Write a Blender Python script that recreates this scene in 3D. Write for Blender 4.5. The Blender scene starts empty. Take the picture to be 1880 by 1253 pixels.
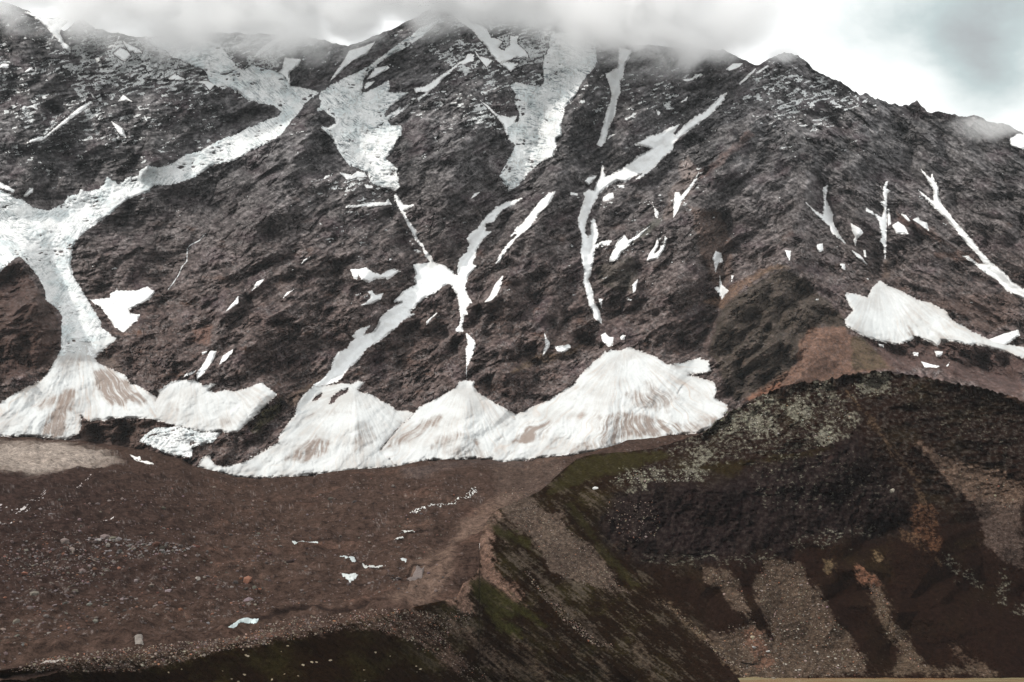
import bpy, math, random
import numpy as np
R = math.radians
sc = bpy.context.scene
COL = sc.collection
# ------------------------------------------------------------------ camera
F = 2611.0                     # focal length in photo pixels (photo 1880 x 1253)
CU, CV = 940.0, 626.5
cam = bpy.data.cameras.new('camera'); cam.lens = 50; cam.sensor_width = 36
cam.clip_start = 1.0; cam.clip_end = 60000
co = bpy.data.objects.new('camera', cam); COL.objects.link(co)
co.rotation_euler = (R(90), 0, 0); sc.camera = co
# ------------------------------------------------------------------ light
SUN_EL, SUN_AZ = 43, -112        # azimuth from +Y (view direction) towards -X (left), slightly behind the camera
sc.view_settings.view_transform = 'Standard'; sc.view_settings.look = 'None'
sc.view_settings.gamma = 1; sc.view_settings.exposure = -0.08
sc.cycles.max_bounces = 6; sc.cycles.volume_bounces = 3
sc.cycles.volume_step_rate = 1.0; sc.cycles.volume_max_steps = 128
sc.cycles.use_denoising = True

def build_world():
    w = bpy.data.worlds.new('World'); sc.world = w; w.use_nodes = True
    nt = w.node_tree; N = nt.nodes; L = nt.links; N.clear()
    out = N.new('ShaderNodeOutputWorld')
    sky = N.new('ShaderNodeTexSky'); sky.sky_type = 'NISHITA'; sky.sun_disc = False
    sky.sun_elevation = R(SUN_EL); sky.sun_rotation = R(SUN_AZ)
    b1 = N.new('ShaderNodeBackground'); b1.inputs[1].default_value = 0.06
    L.new(sky.outputs[0], b1.inputs[0])
    tc = N.new('ShaderNodeTexCoord')
    def noise(scale, detail, loc, sc3, rough=.55, dist=0.):
        m = N.new('ShaderNodeMapping'); m.inputs['Location'].default_value = loc; m.inputs['Scale'].default_value = sc3
        L.new(tc.outputs['Generated'], m.inputs[0])
        n = N.new('ShaderNodeTexNoise'); n.inputs['Scale'].default_value = scale; n.inputs['Detail'].default_value = detail
        n.inputs['Roughness'].default_value = rough; n.inputs['Distortion'].default_value = dist
        L.new(m.outputs[0], n.inputs['Vector']); return n
    def math_(op, a, b=None, c=None):
        n = N.new('ShaderNodeMath'); n.operation = op
        for i, x in enumerate((a, b, c)):
            if x is None: continue
            if isinstance(x, (int, float)): n.inputs[i].default_value = x
            else: L.new(x, n.inputs[i])
        return n.outputs[0]
    def spot(u, v, r, ax=1.0):                     # soft cloud mass in a direction of the sky
        d = (np.array([(u-CU)/F, 1, (CV-v)/F])); d = d/np.linalg.norm(d)
        s = N.new('ShaderNodeVectorMath'); s.operation = 'SUBTRACT'; L.new(tc.outputs['Generated'], s.inputs[0]); s.inputs[1].default_value = d
        m = N.new('ShaderNodeVectorMath'); m.operation = 'MULTIPLY'; L.new(s.outputs[0], m.inputs[0]); m.inputs[1].default_value = (1/ax, 1, 1)
        ln = N.new('ShaderNodeVectorMath'); ln.operation = 'LENGTH'; L.new(m.outputs[0], ln.inputs[0])
        mr = N.new('ShaderNodeMapRange'); mr.interpolation_type = 'SMOOTHSTEP'
        mr.inputs['From Min'].default_value = r/F; mr.inputs['From Max'].default_value = 0; L.new(ln.outputs['Value'], mr.inputs['Value'])
        return mr.outputs[0]
    n1 = noise(9, 6, (.3, .1, .7), (1, 1, 1.7), .6, .3)
    n2 = noise(26, 5, (.9, .4, .2), (1, 1, 1.4), .6, .2)
    dark = math_('MULTIPLY', spot(1860, -20, 260), .7)
    for (u, v, r, ax, k) in ((1640, 60, 150, 1.3, .42), (1820, 170, 190, .9, .38), (1130, 60, 170, 1.0, .12),
                             (1480, -10, 160, 2.2, .22), (300, 40, 200, 2, .10), (1780, 130, 120, .8, .2)):
        dark = math_('ADD', dark, math_('MULTIPLY', spot(u, v, r, ax), k))
    f = math_('ADD', math_('MULTIPLY', n1.outputs['Fac'], .9), math_('MULTIPLY', n2.outputs['Fac'], .4))
    f = math_('SUBTRACT', f, .73)
    tot = math_('ADD', dark, math_('MULTIPLY', f, .75))
    cr = N.new('ShaderNodeValToRGB'); L.new(tot, cr.inputs[0]); e = cr.color_ramp.elements
    e[0].position = .08; e[0].color = (.985, .995, .985, 1)
    e[1].position = .38; e[1].color = (.72, .765, .755, 1)
    a = e.new(.62); a.color = (.46, .53, .53, 1)
    a = e.new(1.0); a.color = (.30, .29, .30, 1)
    b2 = N.new('ShaderNodeBackground'); b2.inputs[1].default_value = 1.0; L.new(cr.outputs[0], b2.inputs[0])
    sx = N.new('ShaderNodeSeparateXYZ'); L.new(tc.outputs['Generated'], sx.inputs[0])     # an overcast sky is brightest overhead
    mz = N.new('ShaderNodeMapRange'); mz.interpolation_type = 'SMOOTHSTEP'; mz.inputs['From Min'].default_value = .27; mz.inputs['From Max'].default_value = .9
    mz.inputs['To Min'].default_value = 1.42; mz.inputs['To Max'].default_value = 1.5; L.new(sx.outputs['Z'], mz.inputs['Value']); L.new(mz.outputs[0], b2.inputs[1])
    mx = N.new('ShaderNodeMixShader'); mx.inputs[0].default_value = .9
    L.new(b1.outputs[0], mx.inputs[1]); L.new(b2.outputs[0], mx.inputs[2]); L.new(mx.outputs[0], out.inputs[0])
build_world()
sl = bpy.data.lights.new('sun', 'SUN'); sl.energy = 2.9; sl.angle = R(3); sl.color = (1, .95, .885)
so = bpy.data.objects.new('sun', sl); COL.objects.link(so)
so.rotation_euler = (R(90-SUN_EL), 0, R(180-SUN_AZ))

# ------------------------------------------------------------------ noise
_r = np.random.RandomState(7)
PERM = _r.permutation(1024).astype(np.int32)
_a = _r.rand(1024)*2*math.pi; GX = np.cos(_a).astype(np.float32); GY = np.sin(_a).astype(np.float32)
def gn(x, y, s=0):
    x = np.asarray(x, np.float64) + s*17.31; y = np.asarray(y, np.float64) + s*9.73
    xi = np.floor(x); yi = np.floor(y); fx = (x-xi).astype(np.float32); fy = (y-yi).astype(np.float32)
    xi = xi.astype(np.int64); yi = yi.astype(np.int64)
    def g(ix, iy, dx, dy):
        h = PERM[(PERM[(ix+s*31) & 1023] + iy) & 1023]
        return GX[h]*dx + GY[h]*dy
    u = fx*fx*fx*(fx*(fx*6-15)+10); w = fy*fy*fy*(fy*(fy*6-15)+10)
    a = g(xi, yi, fx, fy); b = g(xi+1, yi, fx-1, fy); c = g(xi, yi+1, fx, fy-1); d = g(xi+1, yi+1, fx-1, fy-1)
    return (a+(b-a)*u + ((c+(d-c)*u)-(a+(b-a)*u))*w)*1.4
def fbm(x, y, o=4, s=0, g=.5, l=2.03):
    t = 0; a = 1.; n = 0
    for i in range(o):
        t = t + a*gn(x*l**i, y*l**i, s+i); n += a; a *= g
    return t/n
def ridged(x, y, o=4, s=0, g=.5, l=2.03):      # 0..1, sharp crests at 1
    t = 0; a = 1.; n = 0; w = 1.
    for i in range(o):
        r = 1-np.abs(gn(x*l**i, y*l**i, s+i))*1.6; r = np.clip(r, 0, 1)
        t = t + a*r*w; w = np.clip(r*1.3, .25, 1); n += a; a *= g
    return t/n
def crag(x, y, s=0, k=1.5, jit=.9):            # angular pyramids packed edge to edge: facets, arêtes and V gullies
    x = np.asarray(x, np.float64)+s*3.7; y = np.asarray(y, np.float64)+s*5.1
    xi = np.floor(x).astype(np.int64); yi = np.floor(y).astype(np.int64); best = np.full(x.shape, -9., np.float32)
    for dx in (-1, 0, 1):
        for dy in (-1, 0, 1):
            cx, cy = xi+dx, yi+dy; h = PERM[(PERM[(cx+s*7) & 1023]+cy) & 1023]; h2 = PERM[(h+cx*3) & 1023]
            px = (x-cx-.5-jit*(GX[h]*.5)).astype(np.float32); py = (y-cy-.5-jit*(GX[h2]*.5)).astype(np.float32)
            c, n = GX[h2], GY[h2]; a = px*c+py*n; b = -px*n+py*c
            v = GY[h]*.35 - k*.5*(np.maximum(np.abs(a), np.abs(b)*.8)+.35*np.abs(a+.5*b)); best = np.maximum(best, v)
    return best
def rot(x, y, deg, stretch):
    c, s = math.cos(R(deg)), math.sin(R(deg))
    return (x*c+y*s)/stretch, -x*s+y*c
def sstep(a, b, x):
    t = np.clip((x-a)/(b-a), 0, 1); return t*t*(3-2*t)
def mixc(a, b, t): return a*(1-t[..., None]) + b*t[..., None]
def C(*v): return np.array(v, np.float32)

# ------------------------------------------------------------------ relief from ridge and gully lines
class Field:
    """membrane through lines of known value; lines: [((u,v),...),(val,...)]"""
    def __init__(s, lines, u0=-260, u1=2140, v0=-120, v1=1460):
        s.u0, s.v0 = u0, v0
        prev = None
        for h in (32, 16, 8, 4):
            nu = int((u1-u0)/h)+1; nv = int((v1-v0)/h)+1
            acc = np.zeros((nv, nu)); cnt = np.zeros((nv, nu))
            for pts, vals in lines:
                for i in range(len(pts)-1):
                    (a, b), (c, d) = pts[i], pts[i+1]
                    n = max(2, int(math.hypot(c-a, d-b)/h*2)); t = np.linspace(0, 1, n)
                    iu = np.round((a+(c-a)*t-u0)/h).astype(int); iv = np.round((b+(d-b)*t-v0)/h).astype(int)
                    ok = (iu >= 0) & (iu < nu) & (iv >= 0) & (iv < nv)
                    va = vals[i]+(vals[i+1]-vals[i])*t
                    np.add.at(acc, (iv[ok], iu[ok]), va[ok]); np.add.at(cnt, (iv[ok], iu[ok]), 1)
            fix = cnt > 0; val = acc/np.maximum(cnt, 1)
            if prev is None: g = np.full((nv, nu), val[fix].mean())
            else:
                yy = np.clip(np.arange(nv)*h/ph, 0, prev.shape[0]-1.001); xx = np.clip(np.arange(nu)*h/ph, 0, prev.shape[1]-1.001)
                g = s.bil(prev, *np.meshgrid(xx, yy))
            g[fix] = val[fix]
            for it in range(600 if h > 8 else 160):
                p = np.pad(g, 1, mode='edge')
                g = (p[:-2, 1:-1]+p[2:, 1:-1]+p[1:-1, :-2]+p[1:-1, 2:])/4
                g[fix] = val[fix]
            prev, ph = g, h
        for it in range(2):
            p = np.pad(g, 1, mode='edge')
            g = (p[:-2, 1:-1]+p[2:, 1:-1]+p[1:-1, :-2]+p[1:-1, 2:]+4*g)/8
        s.g, s.h = g, 4
    @staticmethod
    def bil(g, x, y):
        xi = x.astype(int); yi = y.astype(int); fx = x-xi; fy = y-yi
        return (g[yi, xi]*(1-fx)+g[yi, xi+1]*fx)*(1-fy)+(g[yi+1, xi]*(1-fx)+g[yi+1, xi+1]*fx)*fy
    def __call__(s, u, v):                          # quadratic B-spline lookup: no facets
        x = np.clip((u-s.u0)/s.h, 1.01, s.g.shape[1]-2.51); y = np.clip((v-s.v0)/s.h, 1.01, s.g.shape[0]-2.51)
        xi = np.round(x).astype(int); yi = np.round(y).astype(int); fx = x-xi; fy = y-yi
        wx = [.5*(.5-fx)**2, .75-fx**2, .5*(.5+fx)**2]; wy = [.5*(.5-fy)**2, .75-fy**2, .5*(.5+fy)**2]
        t = 0
        for j in range(3):
            for i in range(3): t = t+wx[i]*wy[j]*s.g[yi+j-1, xi+i-1]
        return t
def LN(val, *pts):
    if not isinstance(val, (list, tuple)): val = [val]*len(pts)
    if len(val) != len(pts): val = list(np.interp(np.linspace(0, 1, len(pts)), np.linspace(0, 1, len(val)), val))
    return (pts, val)

# --- the mountain
M_LINES = [
 # gullies and glacier troughs (farther)
 LN([40,160,190,160,150,120,60], (-240,420),(0,405),(110,400),(250,335),(440,262),(540,200),(588,172)),
 LN([60,90,150], (290,60),(400,110),(560,178)),
 LN([150,140,120,80,20], (90,430),(100,500),(140,580),(150,620),(160,650)),
 LN([100,150,190,190,150,110,70,40], (760,60),(660,190),(660,270),(715,350),(780,460),(832,510),(850,600),(858,700)),
 LN([90,170,200,200,170,120], (1030,40),(1030,140),(975,200),(985,270),(940,350),(835,510)),
 LN([110,90,60,20], (832,510),(700,600),(620,680),(560,740)),
 LN([60,140,150,150,110,30], (1150,90),(1120,200),(1100,290),(1075,440),(1100,580),(1135,640)),
 LN([60,110,120,150], (1390,120),(1320,190),(1200,290),(1105,330)),
 LN([60,60,30], (1300,320),(1230,390),(1120,470)),
 LN([50,60,20], (1180,510),(1160,600),(1150,640)),
 LN([60,120,110,40], (1330,400),(1322,545),(1290,640),(1270,670)),
 LN([40,70,70,90], (1500,320),(1530,400),(1590,480),(1612,515)),
 LN([40,80,90], (1628,330),(1625,480),(1612,515)),
 LN([50,130,140,140,100], (1650,250),(1705,380),(1800,490),(1880,550),(2100,640)),
 LN([30,90,60,50], (110,60),(165,170),(255,310),(260,330)),
 LN([60,130,110,40], (460,360),(345,450),(290,550),(190,645)),
 LN([40,70,40], (1010,640),(985,690),(985,750)),
 LN([60,90,40], (600,140),(640,110),(720,60)),
 # spurs and crests (nearer)
 LN([-20,-90,-60], (330,115),(300,200),(270,310)),
 LN([-20,-110,-60,0], (150,36),(90,160),(40,300),(30,350)),
 LN([-60,-170,-190,-190,-170,-90], (580,182),(556,260),(500,380),(425,500),(320,620),(240,700)),
 LN([-40,-150,-170,-150,-60], (732,400),(680,490),(590,610),(480,740),(390,820)),
 LN([-40,-170,-200,-190,-100,0], (848,30),(872,110),(850,220),(828,330),(800,420),(822,490)),
 LN([-20,-110,-150,-150,-150,-90], (1100,110),(1062,200),(1030,300),(985,430),(930,560),(940,730)),
 LN([-10,-70,-70], (1190,100),(1175,190),(1140,270)),
 LN([-20,-120,-170,-150,-80], (1440,105),(1380,220),(1310,330),(1230,540),(1240,660)),
 LN([-20,-100,-170,-230], (1455,110),(1500,250),(1470,390),(1432,488)),
 LN([-230,-260,-220,-150], (1432,488),(1440,560),(1460,650),(1440,720)),
 LN([-230,-170,-90], (1432,488),(1352,552),(1300,640)),
 LN([-230,-190,-120], (1432,488),(1510,540),(1575,610)),
 LN([-20,-90,-60], (1592,185),(1570,320),(1575,430)),
 LN([-20,-110,-110,-60], (1700,205),(1790,350),(1890,480),(2000,560)),
 LN([-60,-70,-20], (1665,400),(1730,510),(1860,590)),
 LN([-240,-260,-200,-120], (35,476),(60,560),(60,650),(20,720)),
 LN([-240,-200], (35,476),(-200,600)),
 # avalanche fans bulge out
 LN([20,-60,-70,-20], (150,640),(150,700),(130,770),(120,806)),
 LN([20,-50,-30], (655,715),(650,780),(650,862)),
 LN([40,-60,-80,-20], (857,705),(856,740),(850,800),(845,842)),
 LN([30,-60,-90,-30], (1140,645),(1130,700),(1110,780),(1090,830)),
 LN([60,-40,-30], (1612,520),(1660,590),(1740,640)),
 LN([30,20], (740,765),(745,856)), LN([30,10], (945,755),(955,838)),
 LN([-60,-90], (1700,720),(1900,740)), LN([-60,-60], (1420,760),(1560,660)),
 # frame
 LN(0, (-240,900),(400,900),(900,900),(1400,900),(2100,900)),
 LN(0, (-240,-60),(2100,-60)), LN([-40,0], (-240,200),(-240,330)), LN([0,0],(2100,300),(2100,420)),
]
MF = Field(M_LINES)
def m_plane(v): return 5600+(860-v)*3.14
def to_world(u, v, Y): return (u-CU)/F*Y, Y, (CV-v)/F*Y
def m_coords(u, v):
    Y = m_plane(v)+3000*0
    return (u-CU)/F*7000., (CV-v)*1.35/F*7000.   # metres along the face
APRON = [(1440,735),(1470,665),(1500,600),(1560,592),(1620,640),(1700,662),(1880,705),(2110,760),(2110,900),(1300,900),(1380,745)]
def calm(u, v):                                      # talus aprons are smooth
    if not np.any((u > 1280) & (v > 560)): return np.zeros(np.shape(u))
    return sstep(-12, 22, sdf(APRON, u, v))
def m_base(u, v, big=1.0):
    x, z = m_coords(u, v)
    wx = x+60*gn(x/260, z/260, 91); wz = z+60*gn(x/260, z/260, 95)
    wa, wb, wc = m_weights(u, v)
    def fall(deg, sz, st, sd_):
        X, Z = rot(wx, wz, deg, st); return crag(X/sz, Z/sz, sd_)
    r = ridged(wx/520, wz/760, 2, 5)*50 + 250*(wa*fall(80, 170, 1.9, 3)+wb*fall(62, 170, 2.1, 4)+wc*fall(-62, 170, 2.1, 5)) + 150*(wa*fall(60, 75, 1.8, 6)+wb*fall(48, 75, 2., 7)+wc*fall(-50, 75, 2., 8))
    return m_plane(v)+MF(u, v)*1.35 - r*big*(1-.85*calm(u, v))
def m_weights(u, v):
    a = 1-sstep(330, 560, u+.25*v); c = sstep(1330, 1620, u-.2*(v-400)); return a, 1-a-c, c
def m_fine(u, v):
    x, z = m_coords(u, v)
    wa, wb, wc = m_weights(u, v)
    wx = x+14*gn(x/60, z/60, 31)+4*gn(x/17, z/17, 33); wz = z+14*gn(x/60, z/60, 37)+4*gn(x/17, z/17, 39)
    def strata(deg, s):
        X, Z = rot(wx, wz, deg, 3.6); Xc, Zc = rot(wx, wz, deg+8, 2.4)
        return ridged(X/44, Z/44, 4, s, .6)*19 + crag(Xc/34, Zc/34, s+1)*52 + crag(Xc/15, Zc/15, s+2)*22
    t = wa*strata(8, 40) + wb*strata(38, 50) + wc*strata(-46, 60)
    am = .55+.85*sstep(-.3, .3, fbm(x/230, z/180, 3, 89))
    lowcl = sstep(560, 680, v)*sstep(1350, 1200, u)             # fluted cliffs along the foot
    t = t + lowcl*ridged(wx/20, wz/95, 3, 96, .6)*15
    Xa, Za = rot(wx, wz, 68, 3.2); Xb, Zb = rot(wx, wz, -58, 3.2); Xc, Zc = rot(wx, wz, 12, 2.5)
    ck = sstep(.13, 0, np.abs(gn(Xa/52, Za/52, 97)))*(1-.6*wc)+sstep(.13, 0, np.abs(gn(Xb/58, Zb/58, 98)))*(.35+.65*wc)+.6*sstep(.14, 0, np.abs(gn(Xc/26, Zc/26, 99)))
    t = t - 17*ck*sstep(-.25, .2, gn(wx/170, wz/170, 100))
    return -(t-10)*am - gn(wx/130, wz/110, 83)*8 - crag(wx/9, wz/7, 81)*9*am
# ------------------------------------------------------------------ polygons
TO = {1:(0,0),2:(460,0),3:(920,0),4:(1380,0),5:(0,300),6:(460,300),7:(920,300),8:(1380,300),
      9:(0,600),10:(460,600),11:(920,600),12:(1380,600),13:(0,920),14:(460,920),15:(920,920),16:(1380,920)}
def T(n, *xy):                                        # survey points taken on one map sheet, to photo pixels
    ox, oy = TO[n]; return [(ox+xy[i]/3.76, oy+xy[i+1]/3.76) for i in range(0, len(xy), 2)]
def sdf(poly, u, v):                                  # >0 inside, in photo pixels
    p = np.array(poly, float); q = np.roll(p, -1, 0)
    d2 = np.full(u.shape, 1e12); ins = np.zeros(u.shape, bool)
    for (a, b), (c, d) in zip(p, q):
        ex, ey = c-a, d-b; L2 = ex*ex+ey*ey+1e-9
        t = np.clip(((u-a)*ex+(v-b)*ey)/L2, 0, 1)
        d2 = np.minimum(d2, (u-a-t*ex)**2+(v-b-t*ey)**2)
        if b != d:
            cr = ((b > v) != (d > v)) & (u < (c-a)*(v-b)/(d-b)+a); ins ^= cr
    d = np.sqrt(d2); return np.where(ins, d, -d)

# ------------------------------------------------------------------ mesh helpers
def tag(o, label=None, cat=None, group=None, kind=None):
    if label: o['label'] = label
    if cat: o['category'] = cat
    if group: o['group'] = group
    if kind: o['kind'] = kind
    return o
def make_mesh(name, V, Fc, mat, col=None, smooth=True, parent=None):
    me = bpy.data.meshes.new(name); V = np.asarray(V, np.float32); Fc = np.asarray(Fc, np.int32)
    me.vertices.add(len(V)); me.vertices.foreach_set('co', V.ravel())
    k = Fc.shape[1]; me.loops.add(Fc.size); me.loops.foreach_set('vertex_index', Fc.ravel())
    me.polygons.add(len(Fc)); me.polygons.foreach_set('loop_start', np.arange(0, Fc.size, k, dtype=np.int32))
    me.polygons.foreach_set('loop_total', np.full(len(Fc), k, np.int32))
    me.update(calc_edges=True)
    me.polygons.foreach_set('use_smooth', np.full(len(Fc), smooth))
    if col is not None:
        a = me.color_attributes.new('tint', 'FLOAT_COLOR', 'POINT')
        c = np.ones((len(V), 4), np.float32); c[:, :3] = col; a.data.foreach_set('color', c.ravel())
    me.materials.append(mat)
    o = bpy.data.objects.new(name, me); COL.objects.link(o)
    if parent: o.parent = parent
    return o
def grid_faces(nr, nc, keep=None):
    i = np.arange(nr*nc).reshape(nr, nc)
    f = np.stack([i[:-1, :-1], i[1:, :-1], i[1:, 1:], i[:-1, 1:]], -1).reshape(-1, 4)
    if keep is not None:
        k = (keep[:-1, :-1] | keep[1:, :-1] | keep[1:, 1:] | keep[:-1, 1:]).ravel(); f = f[k]
    return f
def compact(V, Fc, col):
    used = np.unique(Fc); m = np.full(len(V), -1); m[used] = np.arange(len(used))
    return V[used], m[Fc], col[used]

# ------------------------------------------------------------------ materials
def mat_surface(name, rough=.9, bump=.35, scales=((.12, .5), (.45, .5)), var=.35, spec=.15, gain=.84):
    m = bpy.data.materials.new(name); m.use_nodes = True; nt = m.node_tree; N = nt.nodes; L = nt.links
    b = N['Principled BSDF']; b.inputs['Roughness'].default_value = rough; b.inputs['IOR'].default_value = 1.45; b.inputs['Specular IOR Level'].default_value = spec
    at = N.new('ShaderNodeAttribute'); at.attribute_name = 'tint'
    tc = N.new('ShaderNodeTexCoord')
    hs = None
    for i, (s, w) in enumerate(scales):
        n = N.new('ShaderNodeTexNoise'); n.inputs['Scale'].default_value = s; n.inputs['Detail'].default_value = 5; n.inputs['Roughness'].default_value = .65
        L.new(tc.outputs['Object'], n.inputs['Vector'])
        k = N.new('ShaderNodeMath'); k.operation = 'MULTIPLY'; k.inputs[1].default_value = w; L.new(n.outputs['Fac'], k.inputs[0])
        if hs is None: hs = k.outputs[0]
        else:
            a = N.new('ShaderNodeMath'); a.operation = 'ADD'; L.new(hs, a.inputs[0]); L.new(k.outputs[0], a.inputs[1]); hs = a.outputs[0]
    mr = N.new('ShaderNodeMapRange'); mr.inputs['From Min'].default_value = .36; mr.inputs['From Max'].default_value = .64
    mr.inputs['To Min'].default_value = (1-var)*gain; mr.inputs['To Max'].default_value = (1+var)*gain; L.new(hs, mr.inputs['Value'])
    mu = N.new('ShaderNodeVectorMath'); mu.operation = 'SCALE'; L.new(at.outputs['Color'], mu.inputs[0]); L.new(mr.outputs[0], mu.inputs['Scale'])
    L.new(mu.outputs[0], b.inputs['Base Color'])
    if bump:
        bp = N.new('ShaderNodeBump'); bp.inputs['Strength'].default_value = bump; bp.inputs['Distance'].default_value = 4
        L.new(hs, bp.inputs['Height']); L.new(bp.outputs[0], b.inputs['Normal'])
    return m
M_ROCK = mat_surface('rock_face', .9, 1., ((.03, .6), (.14, .4)), .6)
M_SNOW = mat_surface('snow', .75, .25, ((.03, .5), (.15, .5)), .06, .2, 1)
M_ICE = mat_surface('glacier_ice', .5, .6, ((.03, .5), (.12, .5)), .16, .35, 1)
M_DEBRIS = mat_surface('debris', 1, 1., ((.06, .5), (.3, .5)), .75, 0, .66)
M_NEAR = mat_surface('near_slope', 1, 1., ((.12, .5), (.5, .5)), .75, 0, .68)
M_VEG = mat_surface('dark_heath', 1, .8, ((.12, .5), (.5, .5)), .5, .05)
M_BOULDER = mat_surface('boulder_stone', .9, .5, ((.3, .5), (1., .5)), .25)

# ------------------------------------------------------------------ mountain mesh
TOP = [(-260,40),(-120,20),(0,4),(30,10),(60,26),(90,45),(118,58),(150,33),(175,52),(205,60),(260,70),(300,66),(400,60),(480,62),(560,66),
       (640,86),(700,62),(752,38),(790,16),(832,-4),(852,-4),(870,12),(900,22),(960,28),(1040,28),(1100,60),(1150,80),(1240,88),(1300,90),(1330,92),
       (1352,102),(1375,116),(1392,118),(1415,108),(1440,98),(1465,102),(1482,112),(1492,124),(1530,146),(1560,162),(1578,176),(1590,168),(1604,178),(1630,190),
       (1668,196),(1684,187),(1702,206),(1722,204),(1742,212),(1790,214),(1840,226),(1878,246),(1920,262),(2140,320)]
def top_v(u):
    t = np.interp(u, [p[0] for p in TOP], [p[1] for p in TOP])
    k = sstep(1340, 1520, u)*.5+.75
    return t + k*(-7*ridged(u/36., u*0+.5, 4, 3, .6)+3.5)
BOT = 915
def mountain():
    us = np.arange(-240, 2121, 1.6); nr = 590
    t = np.linspace(0, 1, nr)[:, None]; U = np.broadcast_to(us, (nr, len(us)))
    tv = top_v(us)[None]; V = tv+(BOT-tv)*t
    Y, fn = ground(U, V)
    X_, Y_, Z_ = to_world(U, V, Y)
    col = m_colour(U, V, fn)
    # behind the crest the ground falls away
    P = np.stack([X_, Y_, Z_], -1); back = []; bc = []
    for k in range(1, 9):
        d = 25*k**1.7; r = P[0].copy(); r[:, 1] += d; r[:, 0] += (us-CU)/F*d; r[:, 2] -= d*.75+20*gn(us/30., us*0+k*.37, 9)*min(1, k/2)
        back.insert(0, r); bc.insert(0, col[0])
    P = np.concatenate([np.array(back), P]); col = np.concatenate([np.array(bc), col])
    n, m = P.shape[:2]
    o = make_mesh('mountain', P.reshape(-1, 3), grid_faces(n, m), M_ROCK, col.reshape(-1, 3), smooth=False)
    tag(o, kind='structure')
    return o
SCREE = [ ([(1322,566),(1380,520),(1432,492),(1480,512),(1530,560),(1572,608),(1510,600),(1478,620),(1462,668),(1440,700),(1400,730),(1345,735),(1325,690),(1300,640)], (.048,.038,.028), .9),
 ([(35,480),(70,530),(105,570),(110,620),(95,660),(40,690),(-60,740),(-240,760),(-240,560)], (.060,.034,.026), .85),
 # (polygon, colour, strength): bare earth, scree and lichen zones on the face
 (T(12, 390,0, 640,0, 700,60, 900,180, 1000,290, 700,340, 430,420, 200,440, 0,520, -60,500, 260,290, 300,240, 330,100), (.15,.085,.06), .95),
 (T(12, 690,70, 760,60, 900,190, 960,290, 700,320, 680,200), (.075,.058,.035), .9),
 (T(12, 780,90, 1100,110, 1300,110, 1550,130, 1876,225, 1876,520, 1600,430, 1300,300, 960,290), (.085,.052,.045), .95),
 (T(7, 1380,950, 1520,1010, 1640,900, 1876,730, 1876,690, 1600,830, 1540,880, 1480,920), (.16,.10,.07), .9),
 (T(7, 1300,300, 1520,330, 1600,560, 1600,760, 1540,900, 1440,820, 1350,560), (.15,.10,.08), .6),
 (T(7, 750,680, 900,560, 1040,480, 1130,370, 1050,380, 960,470, 830,620), (.10,.10,.085), .8),
 (T(7, 620,720, 900,640, 960,760, 900,900, 700,860), (.11,.10,.08), .5),
 (T(11, 60,320, 240,180, 420,180, 580,110, 520,180, 260,270), (.13,.09,.06), .8),
 (T(10, 300,560, 200,520, 420,380, 560,290, 420,420), (.12,.085,.065), .85),
 (T(10, 0,720, 60,600, 220,480, 230,560, 150,650, 60,740), (.05,.046,.018), .9),
 (T(3, 1210,1180, 1230,1110, 1290,1080, 1360,1150, 1350,1250, 1250,1250), (.36,.30,.28), .8),
 (T(3, 1330,1230, 1480,1100, 1700,900, 1760,930, 1500,1160, 1360,1250), (.16,.11,.10), .6),
 (T(7, 1180,150, 1240,100, 1380,40, 1340,180, 1240,300, 1140,420, 1110,360), (.22,.17,.15), .5),
 (T(9, 1300,1000, 1500,1010, 1560,1100, 1300,1120), (.1,.07,.05), .5),
 (T(5, 1330,1150, 1480,1100, 1440,1250, 1300,1250), (.17,.09,.065), .6),
 (T(8, 1240,620, 1460,600, 1600,700, 1480,690, 1300,660), (.13,.07,.05), .6),
 (T(8, 1140,920, 1400,1040, 1640,1180, 1860,1080, 1860,880, 1500,900, 1300,960), (.13,.085,.07), .6),
 (T(8, 900,680, 960,650, 960,800, 900,800), (.14,.1,.08), .6),
 (T(12, -60,520, 60,440, 200,380, 200,430, 60,480), (.2,.09,.055), .8),
 (T(8, 0,800, 180,680, 260,730, 100,760, 0,830), (.14,.095,.065), .8),
 (T(8, 1000,340, 1260,460, 1450,620, 1400,600, 1160,480, 1000,400), (.12,.07,.055), .6),
 (T(9, 540,740,550,640,700,640,1000,650,1380,670,1300,720,1000,700,960,800,1100,860,1290,915,1360,960,1300,1000,540,860), (.085,.055,.045), 1.),
 (T(9, 400,0, 700,60, 860,340, 640,240), (.16,.12,.1), .6),
]
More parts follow.
